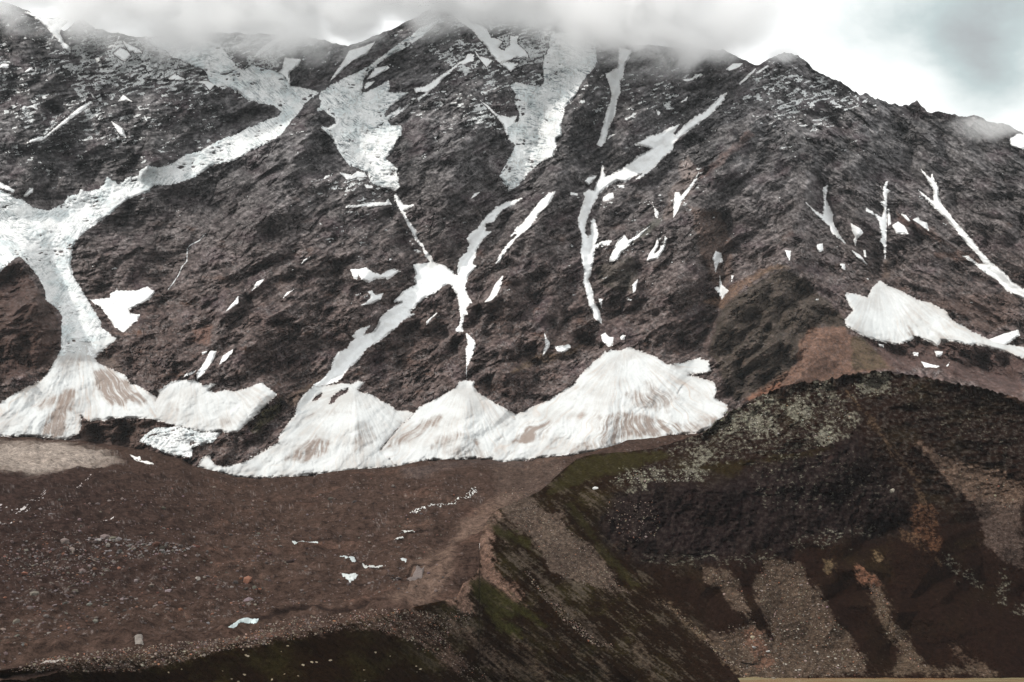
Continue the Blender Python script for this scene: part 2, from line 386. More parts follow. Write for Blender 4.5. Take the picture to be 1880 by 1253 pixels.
def m_colour(U, V, fn):
    x, z = m_coords(U, V)
    n1 = fbm(x/300, z/260, 4, 201)*.5+.5; n2 = fbm(x/60, z/40, 4, 211, .6)*.5+.5; n3 = gn(x/9, z/7, 221)
    wa, wb, wc = m_weights(U, V)
    X, Z = rot(x, z, 38, 6); st = wb*fbm(X/16, Z/16, 3, 231, .7)
    X, Z = rot(x, z, -46, 6); st = st+wc*fbm(X/16, Z/16, 3, 233, .7); X, Z = rot(x, z, 8, 5); st = st+wa*fbm(X/16, Z/16, 3, 235, .7)
    n4 = fbm(x/22, z/16, 4, 217, .65)
    col = mixc(C(.017,.0155,.017), C(.235,.225,.228), np.clip(.43+1.0*(n2-.5)+.8*n4+1.0*st+.1*n3, 0, 1)**1.5)
    col = col*(.62+.76*sstep(.3, .7, n1))[..., None]
    low = sstep(230, 640, V+90*(n1-.5)*2)
    brown = C(.086,.049,.038)*np.clip(.92+1.4*(n2-.5)+1.5*n4+1.5*st, .12, 3.2)[..., None]
    col = mixc(col, brown, low*.62)
    rust = sstep(.62, .8, fbm(x/140, z/90, 4, 241)*.5+.5)*low
    col = mixc(col, C(.14,.075,.05), rust*.6)
    pur = sstep(.5, .75, fbm(x/200, z/150, 3, 251)*.5+.5)
    col = mixc(col, C(.085,.058,.066), pur*.4)
    for dg, sz, sd_ in ((52, 17, 281), (-35, 15, 283), (80, 20, 285), (8, 13, 287)):      # pale quartz veins and light edges of slabs
        X, Z = rot(x+10*gn(x/40, z/40, 289), z+10*gn(x/40, z/40, 290), dg, 3.)
        vn = sstep(.10, .02, np.abs(gn(X/sz, Z/sz, sd_)))*sstep(.05, .4, gn(x/75, z/60, sd_+1)+.3*n3)
        col = mixc(col, C(.27,.25,.245), vn*.42)
    # talus in hollows, bare pale slabs on ribs
    col = mixc(col, C(.20,.185,.18), sstep(-20, -50, fn)*0)
    for poly, c, k in SCREE:
        p = np.array(poly); m = (U > p[:, 0].min()-30) & (U < p[:, 0].max()+30) & (V > p[:, 1].min()-30) & (V < p[:, 1].max()+30)
        d = sdf(poly, U[m], V[m]) + 9*fbm(x[m]/70, z[m]/70, 4, 261, .6)
        w = sstep(-2, 5, d)*k*(.8+.5*gn(x[m]/14, z[m]/11, 271)); w = np.clip(w, 0, 1)
        cc = C(*c)[None]*(.75+.5*n2[m][:, None])
        col[m] = col[m]*(1-w[:, None])+cc*w[:, None]
    return np.clip(col, .01, .9)
SNOWP = []

# ------------------------------------------------------------------ snow, ice and ground cover laid on a surface
def ground(U, V, sn=None):                          # the finished rock surface, calmer under the snow
    if sn is None: sn = snow_d(U, V)
    Yb = m_base(U, V, 1-.85*sstep(-22, 0, sn)); fn = m_fine(U, V)*(1-.8*calm(U, V)); sd = sstep(-1.5, 4, sn)
    return Yb+fn*(1-.88*sd)+4*sd, fn
LAYERS = []
def layer(*a, **k):
    SNOWP.append((a[1], k.get('holes', ()))); LAYERS.append((a, k))
def lay(name, poly, mat, colour, bulge=4., holes=(), step=1.3, bumps=1.2, edge=2.2, label=None, cat=None, group=None, kind=None, relief=None, rag=.09):
    p = np.array(poly); u0, v0 = p.min(0)-4; u1, v1 = p.max(0)+4
    U, V = np.meshgrid(np.arange(u0, u1, step), np.arange(v0, v1, step))
    d = sdf(poly, U, V)
    for h in holes: d = np.minimum(d, -sdf(h, U, V))
    x, z = m_coords(U, V)
    Y, fn = ground(U, V)
    d = d + edge*(.9*fbm(x/26, z/20, 3, 301, .6)+.8*gn(x/9, z/6, 305)+.5*gn(x/4.5, z/3.6, 306)) - rag*np.clip(-fn-4, 0, 30)
    keep = d > 0; dd = np.clip(d, 0, None)
    Y = Y - 1.3 - bulge*(1-np.exp(-dd/6.)) + bumps*fbm(x/60, z/45, 4, 311)*np.clip(dd/8, 0, 1)
    if relief is not None: Y = Y - relief(U, V, x, z, np.clip(dd/6, 0, 1))
    col = colour(U, V, x, z, dd+.6)
    P = np.stack(to_world(U, V, Y), -1).reshape(-1, 3)
    i = np.arange(U.size).reshape(U.shape); q = (keep[:-1, :-1].astype(int)+keep[1:, :-1]+keep[1:, 1:]+keep[:-1, 1:]) >= 2
    Fc = np.stack([i[:-1, :-1], i[1:, :-1], i[1:, 1:], i[:-1, 1:]], -1)[q]
    if len(Fc) == 0: print('EMPTY', label); return None
    P, Fc, c = compact(P, Fc, col.reshape(-1, 3))
    return tag(make_mesh(name, P, Fc, mat, c), label, cat, group, kind)
SNOW = C(.545,.56,.56)
def c_clean(U, V, x, z, d):
    n = fbm(x/50, z/50, 3, 321)*.5+.5
    col = mixc(C(.74,.755,.76), C(.60,.60,.59), sstep(.45, .8, n)*.7)
    return mixc(col, C(.55,.47,.42), np.clip(1-d/2.5, 0, 1)*.30)
def c_ice(dirt=.5, blue=.5, flow=70):
    def f(U, V, x, z, d):
        X, Z = rot(x, z, flow, 5); n = fbm(x/110, z/110, 4, 331)*.5+.5
        s = ridged(X/16, Z/16, 3, 341, .6); cr = ridged((x+16*gn(x/40, z/40, 347))/70, (z+.35*x*np.sin(x/300.)+14*gn(x/50, z/50, 348))/13, 3, 345, .6)
        col = mixc(C(.69,.70,.70), C(.49,.56,.575), sstep(.42, .7, n)*blue)
        col = mixc(col, C(.36,.32,.30), sstep(.66, .92, s)*dirt*sstep(.3, .7, n))
        col = mixc(col, C(.22,.25,.26), sstep(.58, .80, cr)*dirt*1.3*sstep(.35, .6, fbm(x/90, z/90, 3, 349)*.5+.5))
        return col
    return f
def r_ice(k=5., flow=70):
    def f(U, V, x, z, w):
        X, Z = rot(x, z, flow, 4)
        a_ = .5+sstep(-.1, .3, fbm(x/120, z/120, 3, 357))
        return w*k*a_*(crag(x/24, z/12, 31)*1.6 + ridged(x/34, z/13, 3, 351, .6) + ridged(X/24, Z/24, 3, 355, .5)*.9 - .9)
    return f
def c_fan(apex, stains=(), dirt=.5, seed=0, tone=(.40,.29,.23)):
    au, av = apex
    def f(U, V, x, z, d):
        ang = np.arctan2(U-au, V-av+8); rad = np.hypot(U-au, V-av)
        wob = .10*gn(x/120, z/120, 361+seed)
        s = .95*fbm((ang+.4*wob)*17, rad/170., 4, 365+seed, .65)+.4*fbm(x/46, z/46, 4, 366+seed, .65); s2 = fbm((ang+wob)*42, rad/70., 3, 369+seed, .6)
        big = fbm(x/210, z/150, 3, 373+seed)*.5+.5
        low = sstep(0, 170, rad); g2 = ridged((ang+wob)*10, rad/260., 3, 377+seed, .6)
        w = np.clip(sstep(.02, .5, s)*.9+sstep(.05, .6, s2)*.5, 0, 1)*sstep(.38, .72, big)*dirt*(.3+.7*low)
        col = mixc(SNOW, C(.40,.395,.385), sstep(.34, .72, big+.3*s)*.75)  # broad grey shading zones painted into the snow colour
        col = mixc(col, C(*tone), np.clip(w*1.4, 0, .9)); col = mixc(col, C(.45,.38,.33), sstep(.78, .95, g2)*.55*dirt*2*sstep(10, 60, rad))
        for poly, k in stains:
            e = sdf(poly, U, V) + 12*fbm(x/60, z/60, 4, 381, .6)
            ww = sstep(-3, 10, e)*k*(.62+1.3*s+1.0*s2); col = mixc(col, C(.215,.170,.145), np.clip(ww*1.25, 0, .92))
        return mixc(col, C(.4,.3,.25), np.clip(1-d/2.5, 0, 1)*.35)
    return f
def r_fan(apex, k=4.):
    au, av = apex
    def f(U, V, x, z, w):
        ang = np.arctan2(U-au, V-av+8); rad = np.hypot(U-au, V-av)
        return w*k*np.clip(rad/90, .2, 1.3)*fbm((ang+.08*gn(x/120, z/120, 391))*14, rad/160., 4, 395, .55)
    return f

west_ice = [(261,66),(293,72),(335,69),(372,72),(404,82),(426,112),(436,125),(449,128),(463,120),(499,130),(521,138),(532,157),(548,160),(588,170),(577,176),(561,189),(548,207),(532,226),(516,247),(500,258),(460,277),(431,295),(394,301),(359,324),(332,335),(301,341),(282,340),(274,351),(255,359),(237,364),(221,377),(199,396),(181,409),(160,422),(144,438),(133,454),(132,470),(129,486),(136,510),(152,534),(160,550),(176,577),(186,593),(184,600),(205,616),(190,640),(172,660),(106,655),(112,640),(113,614),(114,579),(101,563),(85,553),(82,531),(69,507),(61,497),(48,481),(35,470),(13,486),(0,500),(-50,520),(-200,470),(-200,330),(-60,335),(0,350),(16,356),(27,364),(40,366),(61,382),(90,388),(101,382),(117,374),(125,361),(144,358),(149,348),(160,353),(181,348),(191,340),(197,324),(207,332),(218,340),(234,327),(253,323),(255,316),(269,305),(293,308),(314,303),(340,285),(367,279),(388,266),(415,253),(436,247),(452,237),(499,218),(513,213),(517,205),(503,194),(481,190),(460,184),(452,181),(436,168),(415,157),(399,160),(383,146),(378,130),(356,122),(330,109),(316,106),(306,93),(282,85)]
layer('glacier', west_ice, M_ICE, c_ice(.7, .75, 30), bulge=12, relief=r_ice(11, 30), label='long pale blue glacier curving down the left flank behind the pointed rock spur', cat='glacier', step=1.3)
mid_ice = T(2, 480,645,560,590,650,540,780,480,850,430,950,360,1010,310,1110,250,1160,200,1220,175,1310,135,1230,215,1160,270,1060,335,980,370,900,425,850,475,810,500,785,540,770,600,765,650,820,630,900,590,950,560,965,600,950,640,1020,640,1090,640,1040,680,960,740,920,790,930,810,1000,770,1040,730,1030,770,950,830,960,870,1050,870,1040,930,1000,980,990,1020,960,1060,930,1100,980,1130,1010,1170,1010,1210,1030,1250)+T(6, 990,80,1020,120,1030,160,1000,190,950,180,900,160,840,140,800,60,740,30,690,10)+T(2, 690,1150,640,1090,600,1030,560,950,510,900,490,880,540,880,590,850,580,820,540,790,510,760,450,765,480,740,490,700,470,670)
layer('glacier', mid_ice, M_ICE, c_ice(.85, .55, 80), bulge=12, relief=r_ice(10, 80), label='hanging glacier with grey streaks just right of the pointed rock spur', cat='glacier', step=1.3)
east_ice = T(3, 340,240,360,230,420,230,500,220,515,150,560,130,640,200,660,430,640,480,590,520,540,600,520,650,490,690,440,740,430,790,410,870,420,940,380,960,380,1010,350,1080,270,1120,180,1200,150,1250)+T(7, 190,60,110,160,50,200,50,150,10,130)+T(6, 1780,170,1720,90,1760,40)+T(3, 0,1190,60,1090,100,1000,50,960,40,880,120,840,130,790,90,700,100,650,60,590,100,570,200,590,270,600,300,560,290,450,300,400,330,340)
layer('glacier', east_ice, M_ICE, c_ice(.85, .55, 85), bulge=12, relief=r_ice(10, 85), label='steep broken glacier dropping from the clouds below the summit right shoulder', cat='glacier', step=1.3)

lc = T(9, 400,200,430,180,500,110,560,80,640,80,720,55,810,80,740,140,650,215,690,260,760,290,860,330,900,390,960,410,1080,490,1090,560,1150,640,1050,638,900,630,750,632,720,650,680,645,620,655,560,615,560,690,540,740,460,780,380,775,280,760,100,755,0,755)+[(-60,802),(-200,806),(-200,830),(-220,790),(-200,770),(-60,752)]+T(9, 0,530,90,470,180,420,290,370,350,290)
layer('avalanche_cone', lc, M_SNOW, c_fan((152,625), [(T(9, 640,290,760,280,900,400,1040,520,1020,550,900,520,860,560,740,540,650,440),1.2),(T(9,270,700,330,600,500,420,560,460,480,600,470,770,360,770,280,750),1.1),(T(9, 200,540,480,420,520,500,300,600),.8),(T(9,380,190,600,200,560,290,400,270),.35)], .6), bulge=11, relief=r_fan((152,600), 7), label='dirty brown streaked snow cone spreading below the left glacier', cat='snow cone')
lf = T(9, 1090,490,1095,440,1180,380,1230,370,1350,370,1400,400,1490,395,1440,440,1480,455,1560,440,1620,450,1720,420,1810,385,1876,440)+T(10, 190,465,130,520,60,590,0,650)+T(9, 1780,620,1700,670,1640,730,1550,730,1530,720,1400,730,1200,680,1060,640,1050,590,1060,520)
layer('snowfield', lf, M_SNOW, c_fan((350,640), [(T(9,1170,560,1240,540,1240,590,1180,590),.5),(T(9,1500,620,1640,640,1700,600,1640,690,1520,690),.4)], .25), bulge=11, relief=r_fan((350,640), 4), label='white rounded snowfield between the dirty left cone and the green spur', cat='snowfield')
layer('icefall', T(9, 960,790,1010,740,1080,700,1250,690,1400,730,1530,725,1480,790,1400,815,1330,830,1320,910,1290,900,1200,890,1100,850), M_ICE, c_ice(.9, .6, 20), bulge=11, relief=r_ice(8, 20), label='small crevassed blue icefall at the foot of the white snowfield', cat='icefall')

xc = T(6, 1876,240,1800,300,1740,320,1700,370,1680,400,1620,420,1620,470,1660,470,1600,530,1560,600,1550,640,1530,700,1560,705,1510,770,1480,850,1500,920,1530,960,1490,1000,1500,1040,1450,1050,1440,980,1420,900,1380,840,1370,830,1330,850,1280,890,1200,930,1130,1000,1090,1030,1130,1045,1060,1080,1000,1140,920,1210,850,1250)+T(10, 790,160,750,230,690,280,650,320,630,360,570,392,440,420,430,405,500,360,560,290,565,240,600,180,660,150,690,110,720,80,700,70,730,30)+T(6, 760,1140,820,1125,790,1170,780,1190,850,1160,880,1110,900,1060,960,1010,1040,960,980,960,1060,880,1140,840,1130,790,1140,770,1120,700,1210,690,1240,680,1200,640,1190,590,1140,530,1110,480,1080,420,1040,340,1000,260,990,210,1005,210,1030,250,1060,290,1130,285,1090,320,1060,330,1090,390,1120,430,1150,470,1150,520,1200,570,1200,600,1250,640,1260,680,1340,710,1400,750,1400,770,1430,770,1430,700,1450,650,1490,610,1510,560,1490,520,1520,480,1560,460,1600,400,1640,350,1700,300,1760,270)
layer('couloir_snow', xc, M_SNOW, c_clean, bulge=5, label='large X shaped gully snow joining two glacier gullies in the centre of the face', cat='snow gully', step=1.3)
c1 = T(10, 430,410,560,405,640,390,700,400,740,375,790,385,760,420,735,435,770,460,820,460,900,510,960,540,1010,580,1090,585,1130,600,1000,720,890,860,980,920,1000,962,700,990,300,1035,0,1040)+T(9, 1640,1040,1450,990,1360,970,1400,900,1440,890,1480,950,1550,970,1700,930,1876,830)+T(10, 0,900,100,850,190,800,200,750,280,640,305,610,320,550,350,490)
layer('avalanche_cone', c1, M_SNOW, c_fan((650,712), [(T(10,180,640,300,655,480,610,700,590,640,570,420,600),.35),(T(10, 240,920,300,850,450,740,560,780,540,880,360,950),1.0),(T(10,690,880,740,640,820,650,890,760,800,860),.5),(T(10,280,655,440,600,700,575,700,605,480,620,320,655),.3)], .35, 1, (.48,.42,.38)), bulge=11, holes=[T(10,430,515,445,480,490,458,495,475,450,515),T(10,540,535,560,480,620,440,680,430,670,450,600,490,570,530)], relief=r_fan((650,705), 5), label='broad pale snow cone at the end of the longest diagonal snow gully', cat='snow cone')
c2 = T(10, 1410,425,1440,380,1490,370,1550,380,1540,410,1560,450,1640,500,1750,560,1820,600,1850,640,1790,690,1800,800,1870,860,1870,893,1750,920,1560,905,1350,925,1240,915,1130,940,1000,965,960,920,880,870,1000,720,1140,590,1160,560,1300,490)
layer('avalanche_cone', c2, M_SNOW, c_fan((856,694), [(T(10, 870,865,1000,750,1180,640,1340,590,1290,700,1100,800,950,860),.75),(T(10,1250,770,1400,730,1500,720,1620,820,1560,830,1450,760,1370,830,1250,840),.7),(T(10,1320,850,1600,820,1700,900,1350,915),.45)], .4, 2), bulge=11, relief=r_fan((856,690), 6), label='sharp pointed middle snow cone below the thin waterfall line', cat='snow cone')
c3 = T(11, 690,210,720,170,760,160,830,165,880,140,960,170,1050,200,1150,262,1260,250,1360,215,1430,240,1450,310,1300,338,1470,380,1490,440,1470,490,1560,545,1560,580,1520,640,1440,700,1330,740,1240,740,1150,745,1140,800,1000,830,950,800,860,800,700,850,500,880,300,900,150,925,0,937,-60,930,-70,800,-20,700,-10,590,60,580,100,605,150,590,200,560,330,510,370,480,500,400,560,320,640,240)
layer('avalanche_cone', c3, M_SNOW, c_fan((1146,640), [(T(11, 60,800,180,680,330,630,380,640,300,760,180,830),1.0),(T(11,700,620,820,570,1000,600,1150,640,1230,650,1250,740,1000,770,720,790,560,810,640,740),1.05),(T(11,1250,650,1440,610,1520,620,1400,740,1260,740),.7),(T(11,820,440,1000,450,1000,380,1160,430,1240,490,1150,600,1000,580,900,540),.6),(T(11,480,590,700,600,700,640,500,630),.6),(T(11,760,760,950,770,1150,790,1000,830,700,850,420,880,560,800),.7)], .6, 3), bulge=11, holes=[T(11,1290,336,1400,318,1455,330,1450,362,1380,350)], relief=r_fan((1146,630), 8), label='largest snow cone, brown streaked, beside the dark right foreground hill', cat='snow cone')
rf = T(8, 640,900,700,900,800,930,830,860,890,810,950,850,1050,890,1140,940,1250,970,1340,1020,1380,1080,1500,1150,1600,1200,1700,1240,1876,1270)+[(2060,690),(2060,720)]+T(12, 1876,215,1700,160,1540,120,1500,130,1400,100,1310,95,1280,140,1240,110,1130,60,1100,100,1000,125,870,100,760,60,660,0)+T(8, 640,1080,700,1020,660,950)
layer('avalanche_cone', rf, M_SNOW, c_fan((1612,512), [(T(8,1040,1100,1100,1110,1180,1250,1120,1250),.8),(T(8,1200,1120,1500,1230,1300,1220),.5)], .35, 4), bulge=11, relief=r_fan((1612,500), 5), label='right hand snow cone trailing off behind the foreground hill', cat='snow cone')
fork = T(3, 1560,640,1540,690,1460,780,1380,840,1330,880,1260,930,1200,980,1180,1040,1130,1080,1080,1130,1040,1180)+T(7, 1080,0,1020,60,950,110,925,110,1000,52,900,100,860,130,800,120,720,170,680,210,650,260,620,320,600,370,580,430,580,480,600,510,620,490,620,400,640,380,660,430,670,520,650,560,700,540,770,530,740,570,690,560,650,590,640,650,630,700,620,780,600,800,630,870,640,950,680,1020,695,1110,650,1080,610,980,590,900,565,820,575,750,555,680,550,600,560,520,540,450,530,390,560,290,580,240,570,200,600,185,640,190,660,130,680,100,700,10,710,60,720,90,800,60,870,10)+T(3, 740,1220,820,1170,900,1120,940,1080,1040,1030,980,1010,920,1000,980,970,1010,945,1090,930,1170,880,1230,860,1190,920,1200,940,1260,870,1330,810,1400,780,1470,710,1520,660)
layer('couloir_snow', fork, M_SNOW, c_clean, bulge=5, label='long white gully snow bending from the right ridge down to the largest cone', cat='snow gully', step=1.3)

SM = [  # polygon, label
 (T(2, 950,835,1060,760,1130,700,1110,690,1130,670,1160,700,1220,650,1280,595,1340,540,1400,480,1440,445,1480,440,1540,420,1540,380,1500,370,1480,410,1430,440,1380,480,1300,530,1250,570,1200,600,1130,610,1140,640,1180,630,1210,640,1150,680,1090,720,1030,770), 'narrow snow ramp slanting up the left face of the central summit'),
 (T(2, 1405,105,1440,130,1490,120,1520,160,1600,180,1640,215,1660,260,1700,270,1740,290,1710,330,1750,350,1790,310,1790,250,1850,250,1840,300,1880,340)+T(3, 180,370,190,400,100,400,0,435)+T(2, 1800,430,1850,440,1800,495,1750,465,1700,420,1660,380,1640,340,1580,270,1540,220,1490,180,1440,150), 'ragged snow running down right from the cloud capped summit'),
 (T(2, 1585,695,1640,730,1700,790,1780,810,1840,800,1810,880,1770,940,1740,860,1680,790), 'thin snow strip joining the steep broken glacier on its left'),
 (T(2, 1545,345,1580,390,1620,400,1670,420,1630,465,1590,420,1560,380), 'small snow wedge left of the ragged summit snow'),
 (T(2, 540,570,600,480,650,410,680,350,760,330,860,290,800,380,700,420,620,500), 'snow strip rising into cloud above the pointed spur col'),
 (T(2, 235,400,350,410,330,460,270,500,275,600,235,540,190,500,220,470), 'small snow chute feeding the left glacier under the clouds'),
 (T(2, 20,400,60,340,180,260,260,250,180,300,80,370), 'slanting snow streak in cloud above the left glacier'),
 (T(2, 860,470,950,455,960,470,880,520,800,550), 'small snow sliver on rock above the hanging glacier'),
 (T(2, 785,600,800,570,860,560,830,590,790,620), 'tiny snow patch touching the hanging glacier edge'),
 (T(3, 810,330,900,350,880,420,860,440,840,540,820,560,825,640,800,700,790,790,760,850,740,900,720,980,690,1015,660,1000,680,950,700,880,720,790,750,710,765,660,750,590,720,515,800,470,810,420), 'upright striped snow gully falling from the central cloud bank'),
 (T(3, 730,970,750,935,795,925,760,945), 'small snow spur at the foot of the upright striped gully'),
 (T(3, 1250,550,1320,540,1340,515,1380,508,1390,520,1350,545,1280,565), 'small snow ledge high under the right cloud edge'),
 (T(3, 1550,480,1600,440,1670,440,1640,465,1580,490), 'snow ledge just below the first right hand peak'),
 (T(3, 1240,705,1290,668,1285,690,1250,710), 'tiny snow streak above the bent gully snow'),
 (T(3, 1070,755,1100,780,1090,800,1078,790), 'tiny upright snow fleck left of the bent gully'),
 (T(3, 1640,580,1700,520,1760,470,1755,485,1700,545,1650,585), 'thin snow line along the right summit ridge gully'),
 (T(4, 20,510,110,450,118,460,50,505), 'short snow streak just left of the rounded right peak'),
 (T(4, 1780,960,1840,925,1880,930)+[(1960,250),(1960,280)]+T(4, 1880,1030,1790,1010), 'isolated snow cap at the far right skyline'),
 (T(7, 350,205,375,195,340,270,260,350,200,440,100,520,40,600,0,660)+T(6, 1720,680,1690,697,1720,630,1770,560,1840,500,1830,460,1870,420)+T(7, 60,510,100,480,90,460,150,410,200,350,260,270,320,210), 'straight slanting snow gully right of the X shaped snow'),
 (T(7, 575,125,600,95,660,82,650,110,600,155), 'small snow patch left of the bent gully top'),
 (T(7, 480,200,530,210,525,222,480,222), 'tiny level snow patch beside the bent gully'),
 (T(7, 700,262,705,235,740,208,772,205,780,240,740,258), 'small snow patch tucked right of the bent gully'),
 (T(7, 800,152,850,152,850,172,815,172), 'tiny oval snow patch under the upper bent gully'),
 (T(7, 850,495,880,530,920,510,1000,450,1030,430,960,500,890,560,830,620,800,670,750,685,750,650,780,590,800,540), 'curved snow patch above the grey green rock rib'),
 (T(7, 1200,200,1230,200,1240,230,1320,130,1365,60,1350,120,1300,190,1250,260,1220,330,1190,375,1190,280), 'Y shaped snow streak below the pale scar'),
 (T(7, 1040,250,1050,300,1090,340,1080,380,1062,370,1060,320), 'short upright snow streak above the grey green rib'),
 (T(7, 1080,515,1088,560,1060,620,1095,600,1100,570,1120,560,1130,500,1145,520,1130,590,1080,660,1005,675,1020,630,1060,570), 'forked snow patch right of the grey green rib'),
 (T(7, 1480,605,1520,620,1532,680,1500,690,1480,760,1470,680,1458,660), 'upper ragged snow patch in the brown bowl'),
 (T(7, 1510,770,1525,840,1572,880,1525,942,1500,900,1470,860,1490,850,1505,860), 'V shaped snow patch at the bottom of the brown bowl'),
 (T(7, 1590,775,1605,775,1590,820), 'tiny snow fleck right of the brown bowl snow'),
 (T(7, 905,840,945,800,925,885,912,895), 'small snow patch in the dark cleft above the largest cone'),
 (T(7, 670,932,700,940,692,1005), 'tiny snow fleck beside the lower bent gully'),
 (T(11, 690,60,720,40,740,70,775,75,770,130,740,142,700,100), 'snow clump directly above the largest cone tip'),
 (T(11, 822,75,835,58,858,62,852,88,828,88), 'small round snow spot right of the largest cone tip'),
 (T(11, 370,140,420,130,470,120,482,145,440,175,390,172), 'oval snow patch on the brown ledge left of the largest cone'),
 (T(11, 300,50,318,80,335,105,335,140,310,175,288,208,290,170,305,130), 'narrow snow patch on the brown ledge left of the oval one'),
 (T(6, 690,730,735,735,765,725,800,720,840,750,900,770,940,740,990,730,1035,745,960,795,860,800,820,825,780,810,742,770,735,800,710,790), 'wide snow patch left of the X shaped gully snow'),
 (T(6, 800,960,830,920,808,885,840,880,860,910,920,895,900,940,840,970,760,980), 'star shaped snow patch beside the long diagonal gully'),
 (T(6, 830,270,930,270,950,245,975,285,850,297,650,307,670,290,730,290), 'level line of snow along the ledge below the hanging glacier'),
 (T(6, 615,65,700,80,740,55,790,65,805,95,720,100,670,118), 'snow strip touching the snout of the hanging glacier'),
 (T(6, 785,145,840,155,845,168,800,172), 'tiny snow patch under the hanging glacier snout'),
 (T(6, 1745,770,1735,830,1700,910,1660,950,1610,962,1650,920,1690,830), 'ragged snow patch below the straight slanting gully'),
 (T(6, 1302,1020,1215,1115,1212,1095,1260,1050), 'thin slanting snow streak right of the long diagonal gully'),
 (T(6, 92,798,70,835,10,880,40,820), 'slanting snow sliver in the middle of the left rock face'),
 (T(6, 412,645,345,700,370,665), 'thin snow sliver between two gullies of the left face'),
 (T(6, 300,870,220,935,250,895), 'thin lower snow sliver on the left face'),
 (T(6, 1585,198,1570,215,1520,248,1545,210), 'small snow patch above the right arm of the X snow'),
 (T(6, 505,110,515,85,550,82,540,100), 'tiny snow patch left of the hanging glacier snout'),
 (T(6, 1450,1040,1475,1045,1470,1090,1460,1125,1470,1160,1440,1168,1418,1160,1415,1140,1440,1120,1448,1080), 'small snow clump above the waterfall'),
 (T(10, 1485,40,1510,60,1552,100,1552,140,1530,205,1500,270,1490,270,1485,150,1498,120), 'tapering snow tongue above the middle cone tip'),
 (T(9, 1450,168,1495,170,1470,235,1410,320,1360,372,1355,320,1410,250), 'upright snow tongue above the white rounded snowfield'),
 (T(9, 1612,152,1600,185,1560,230,1512,265,1540,200), 'snow sliver right of the upright snow tongue'),
 (T(9, 1258,348,1275,330,1330,308,1352,305,1330,330), 'small snow patch at the upper edge of the rounded snowfield'),
 (T(9, 1390,180,1430,168,1425,182,1400,192), 'tiny snow patch left of the upright snow tongue'),
 (T(5, 1645,915,1645,965,1550,1032,1590,985), 'curved snow sliver above the green spur on the left face'),
 (T(5, 1825,798,1800,830,1738,878,1775,820), 'slanting snow patch at the centre of the left face'),
 (T(5, 620,942,760,930,760,900,800,880,940,880,1020,855,1075,890,1030,940,960,980,890,1015,900,1040,970,1045,940,1090,850,1170,790,1130,760,1080,700,1000), 'white snow bowl beside the lower end of the left glacier'),
 (T(5, -40,90,0,130,60,160,100,185,95,208,40,180,-40,160), 'small snow patch at the left edge above the glacier'),
 (T(5, 160,230,200,170,230,170,225,200,190,230), 'small square snow patch above the left glacier bend'),
 (T(1, 290,130,400,125,480,145,430,190,410,230,440,290,490,330,487,372,440,330,400,280,330,200,280,150,200,100,150,80,230,90), 'snow couloir between the two peaks at the top left'),
 (T(1, 180,990,270,938,300,950,420,850,550,740,630,695,640,712,480,830,390,900,290,970), 'long thin slanting snow streak on the upper left face'),
 (T(1, 768,838,850,888,872,955,830,935,800,890), 'snow patch beside the dark diagonal dyke'),
 (T(1, 620,630,662,685,640,675), 'tiny snow streak on the dark diagonal dyke'),
 (T(1, 780,370,830,330,880,350,905,390,860,425,830,410), 'jagged snow patch below the upper left clouds'),
 (T(1, 840,270,870,300,960,340,985,370,890,360), 'snow patch beneath cloud near the upper left glacier'),
 (T(1, 815,700,850,655,915,705,870,690), 'small arched snow patch on the upper left face'),
 (T(1, 0,455,20,440,60,445,58,472,0,470), 'small snow patch at the left edge high up'),
 (T(1, 165,500,215,460,235,485,200,500), 'tiny snow patch near the left edge of the upper face'),
 (T(1, 1150,545,1210,510,1280,550,1250,560), 'low snow ledge beneath the upper left glacier'),
 (T(1, 570,200,600,210,610,250), 'tiny snow streak on the dark upper left peak'),
 (T(1, 1340,565,1430,560,1480,585,1450,625,1410,580), 'snow fringe under the bend of the upper left glacier'),
 (T(8, 1165,40,1240,110,1243,78,1290,170,1292,230,1310,280,1350,330,1400,400,1460,460,1520,530,1580,610,1660,690,1740,750,1800,820,1880,870)+[(1960,580),(1960,600)]+T(8, 1880,940,1760,880,1700,810,1600,750,1540,700,1455,640,1490,635,1560,690,1610,700,1540,610,1470,540,1400,450,1330,370,1250,300,1145,178,1190,215,1255,265,1255,190,1210,110), 'longest straight snow gully at the right edge of the face'),
 (T(8, 925,125,942,128,932,170,960,190,936,210,932,380,932,500,922,685,908,560,880,540,900,510,878,400,850,360,788,330,790,300,850,350,900,370,913,310,888,265,918,260,903,190), 'upright branching snow streak above the right hand cone'),
 (T(8, 365,262,440,330,490,360,500,260,488,170,525,150,518,260,560,350,558,400,600,480,655,562,600,520,550,480,540,440,460,370), 'Y shaped snow streak left of the upright branching streak'),
 (T(8, 685,415,750,450,772,480,730,520,716,572,700,530,715,510,693,470), 'arrow shaped snow patch left of the branching streak'),
 (T(8, 970,430,1010,403,1060,440,1082,490,1000,487), 'rounded snow patch right of the branching streak'),
 (T(8, 938,315,950,320,962,420,942,432), 'thin upright snow bar touching the branching streak'),
 (T(8, 1028,350,1060,355,1098,400,1080,402), 'short snow bar near the rounded patch'),
 (T(8, 1112,390,1150,368,1160,395,1210,410,1226,472,1170,430), 'wedge of snow between the rounded patch and longest gully'),
 (T(8, 450,560,490,555,496,600,470,617,450,592), 'small square snow spot on the dark buttress'),
 (T(8, 688,598,750,635,802,702,740,662), 'slanting snow streak above the right hand cone'),
 (T(8, 230,600,272,605,262,675,245,640), 'tiny snow tooth at the dark buttress top'),
 (T(8, 610,695,645,695,647,738,622,728), 'small snow spot left of the slanting streak'),
 (T(8, 770,600,785,600,792,650,778,645), 'tiny snow mark between the streaks over the right cone'),
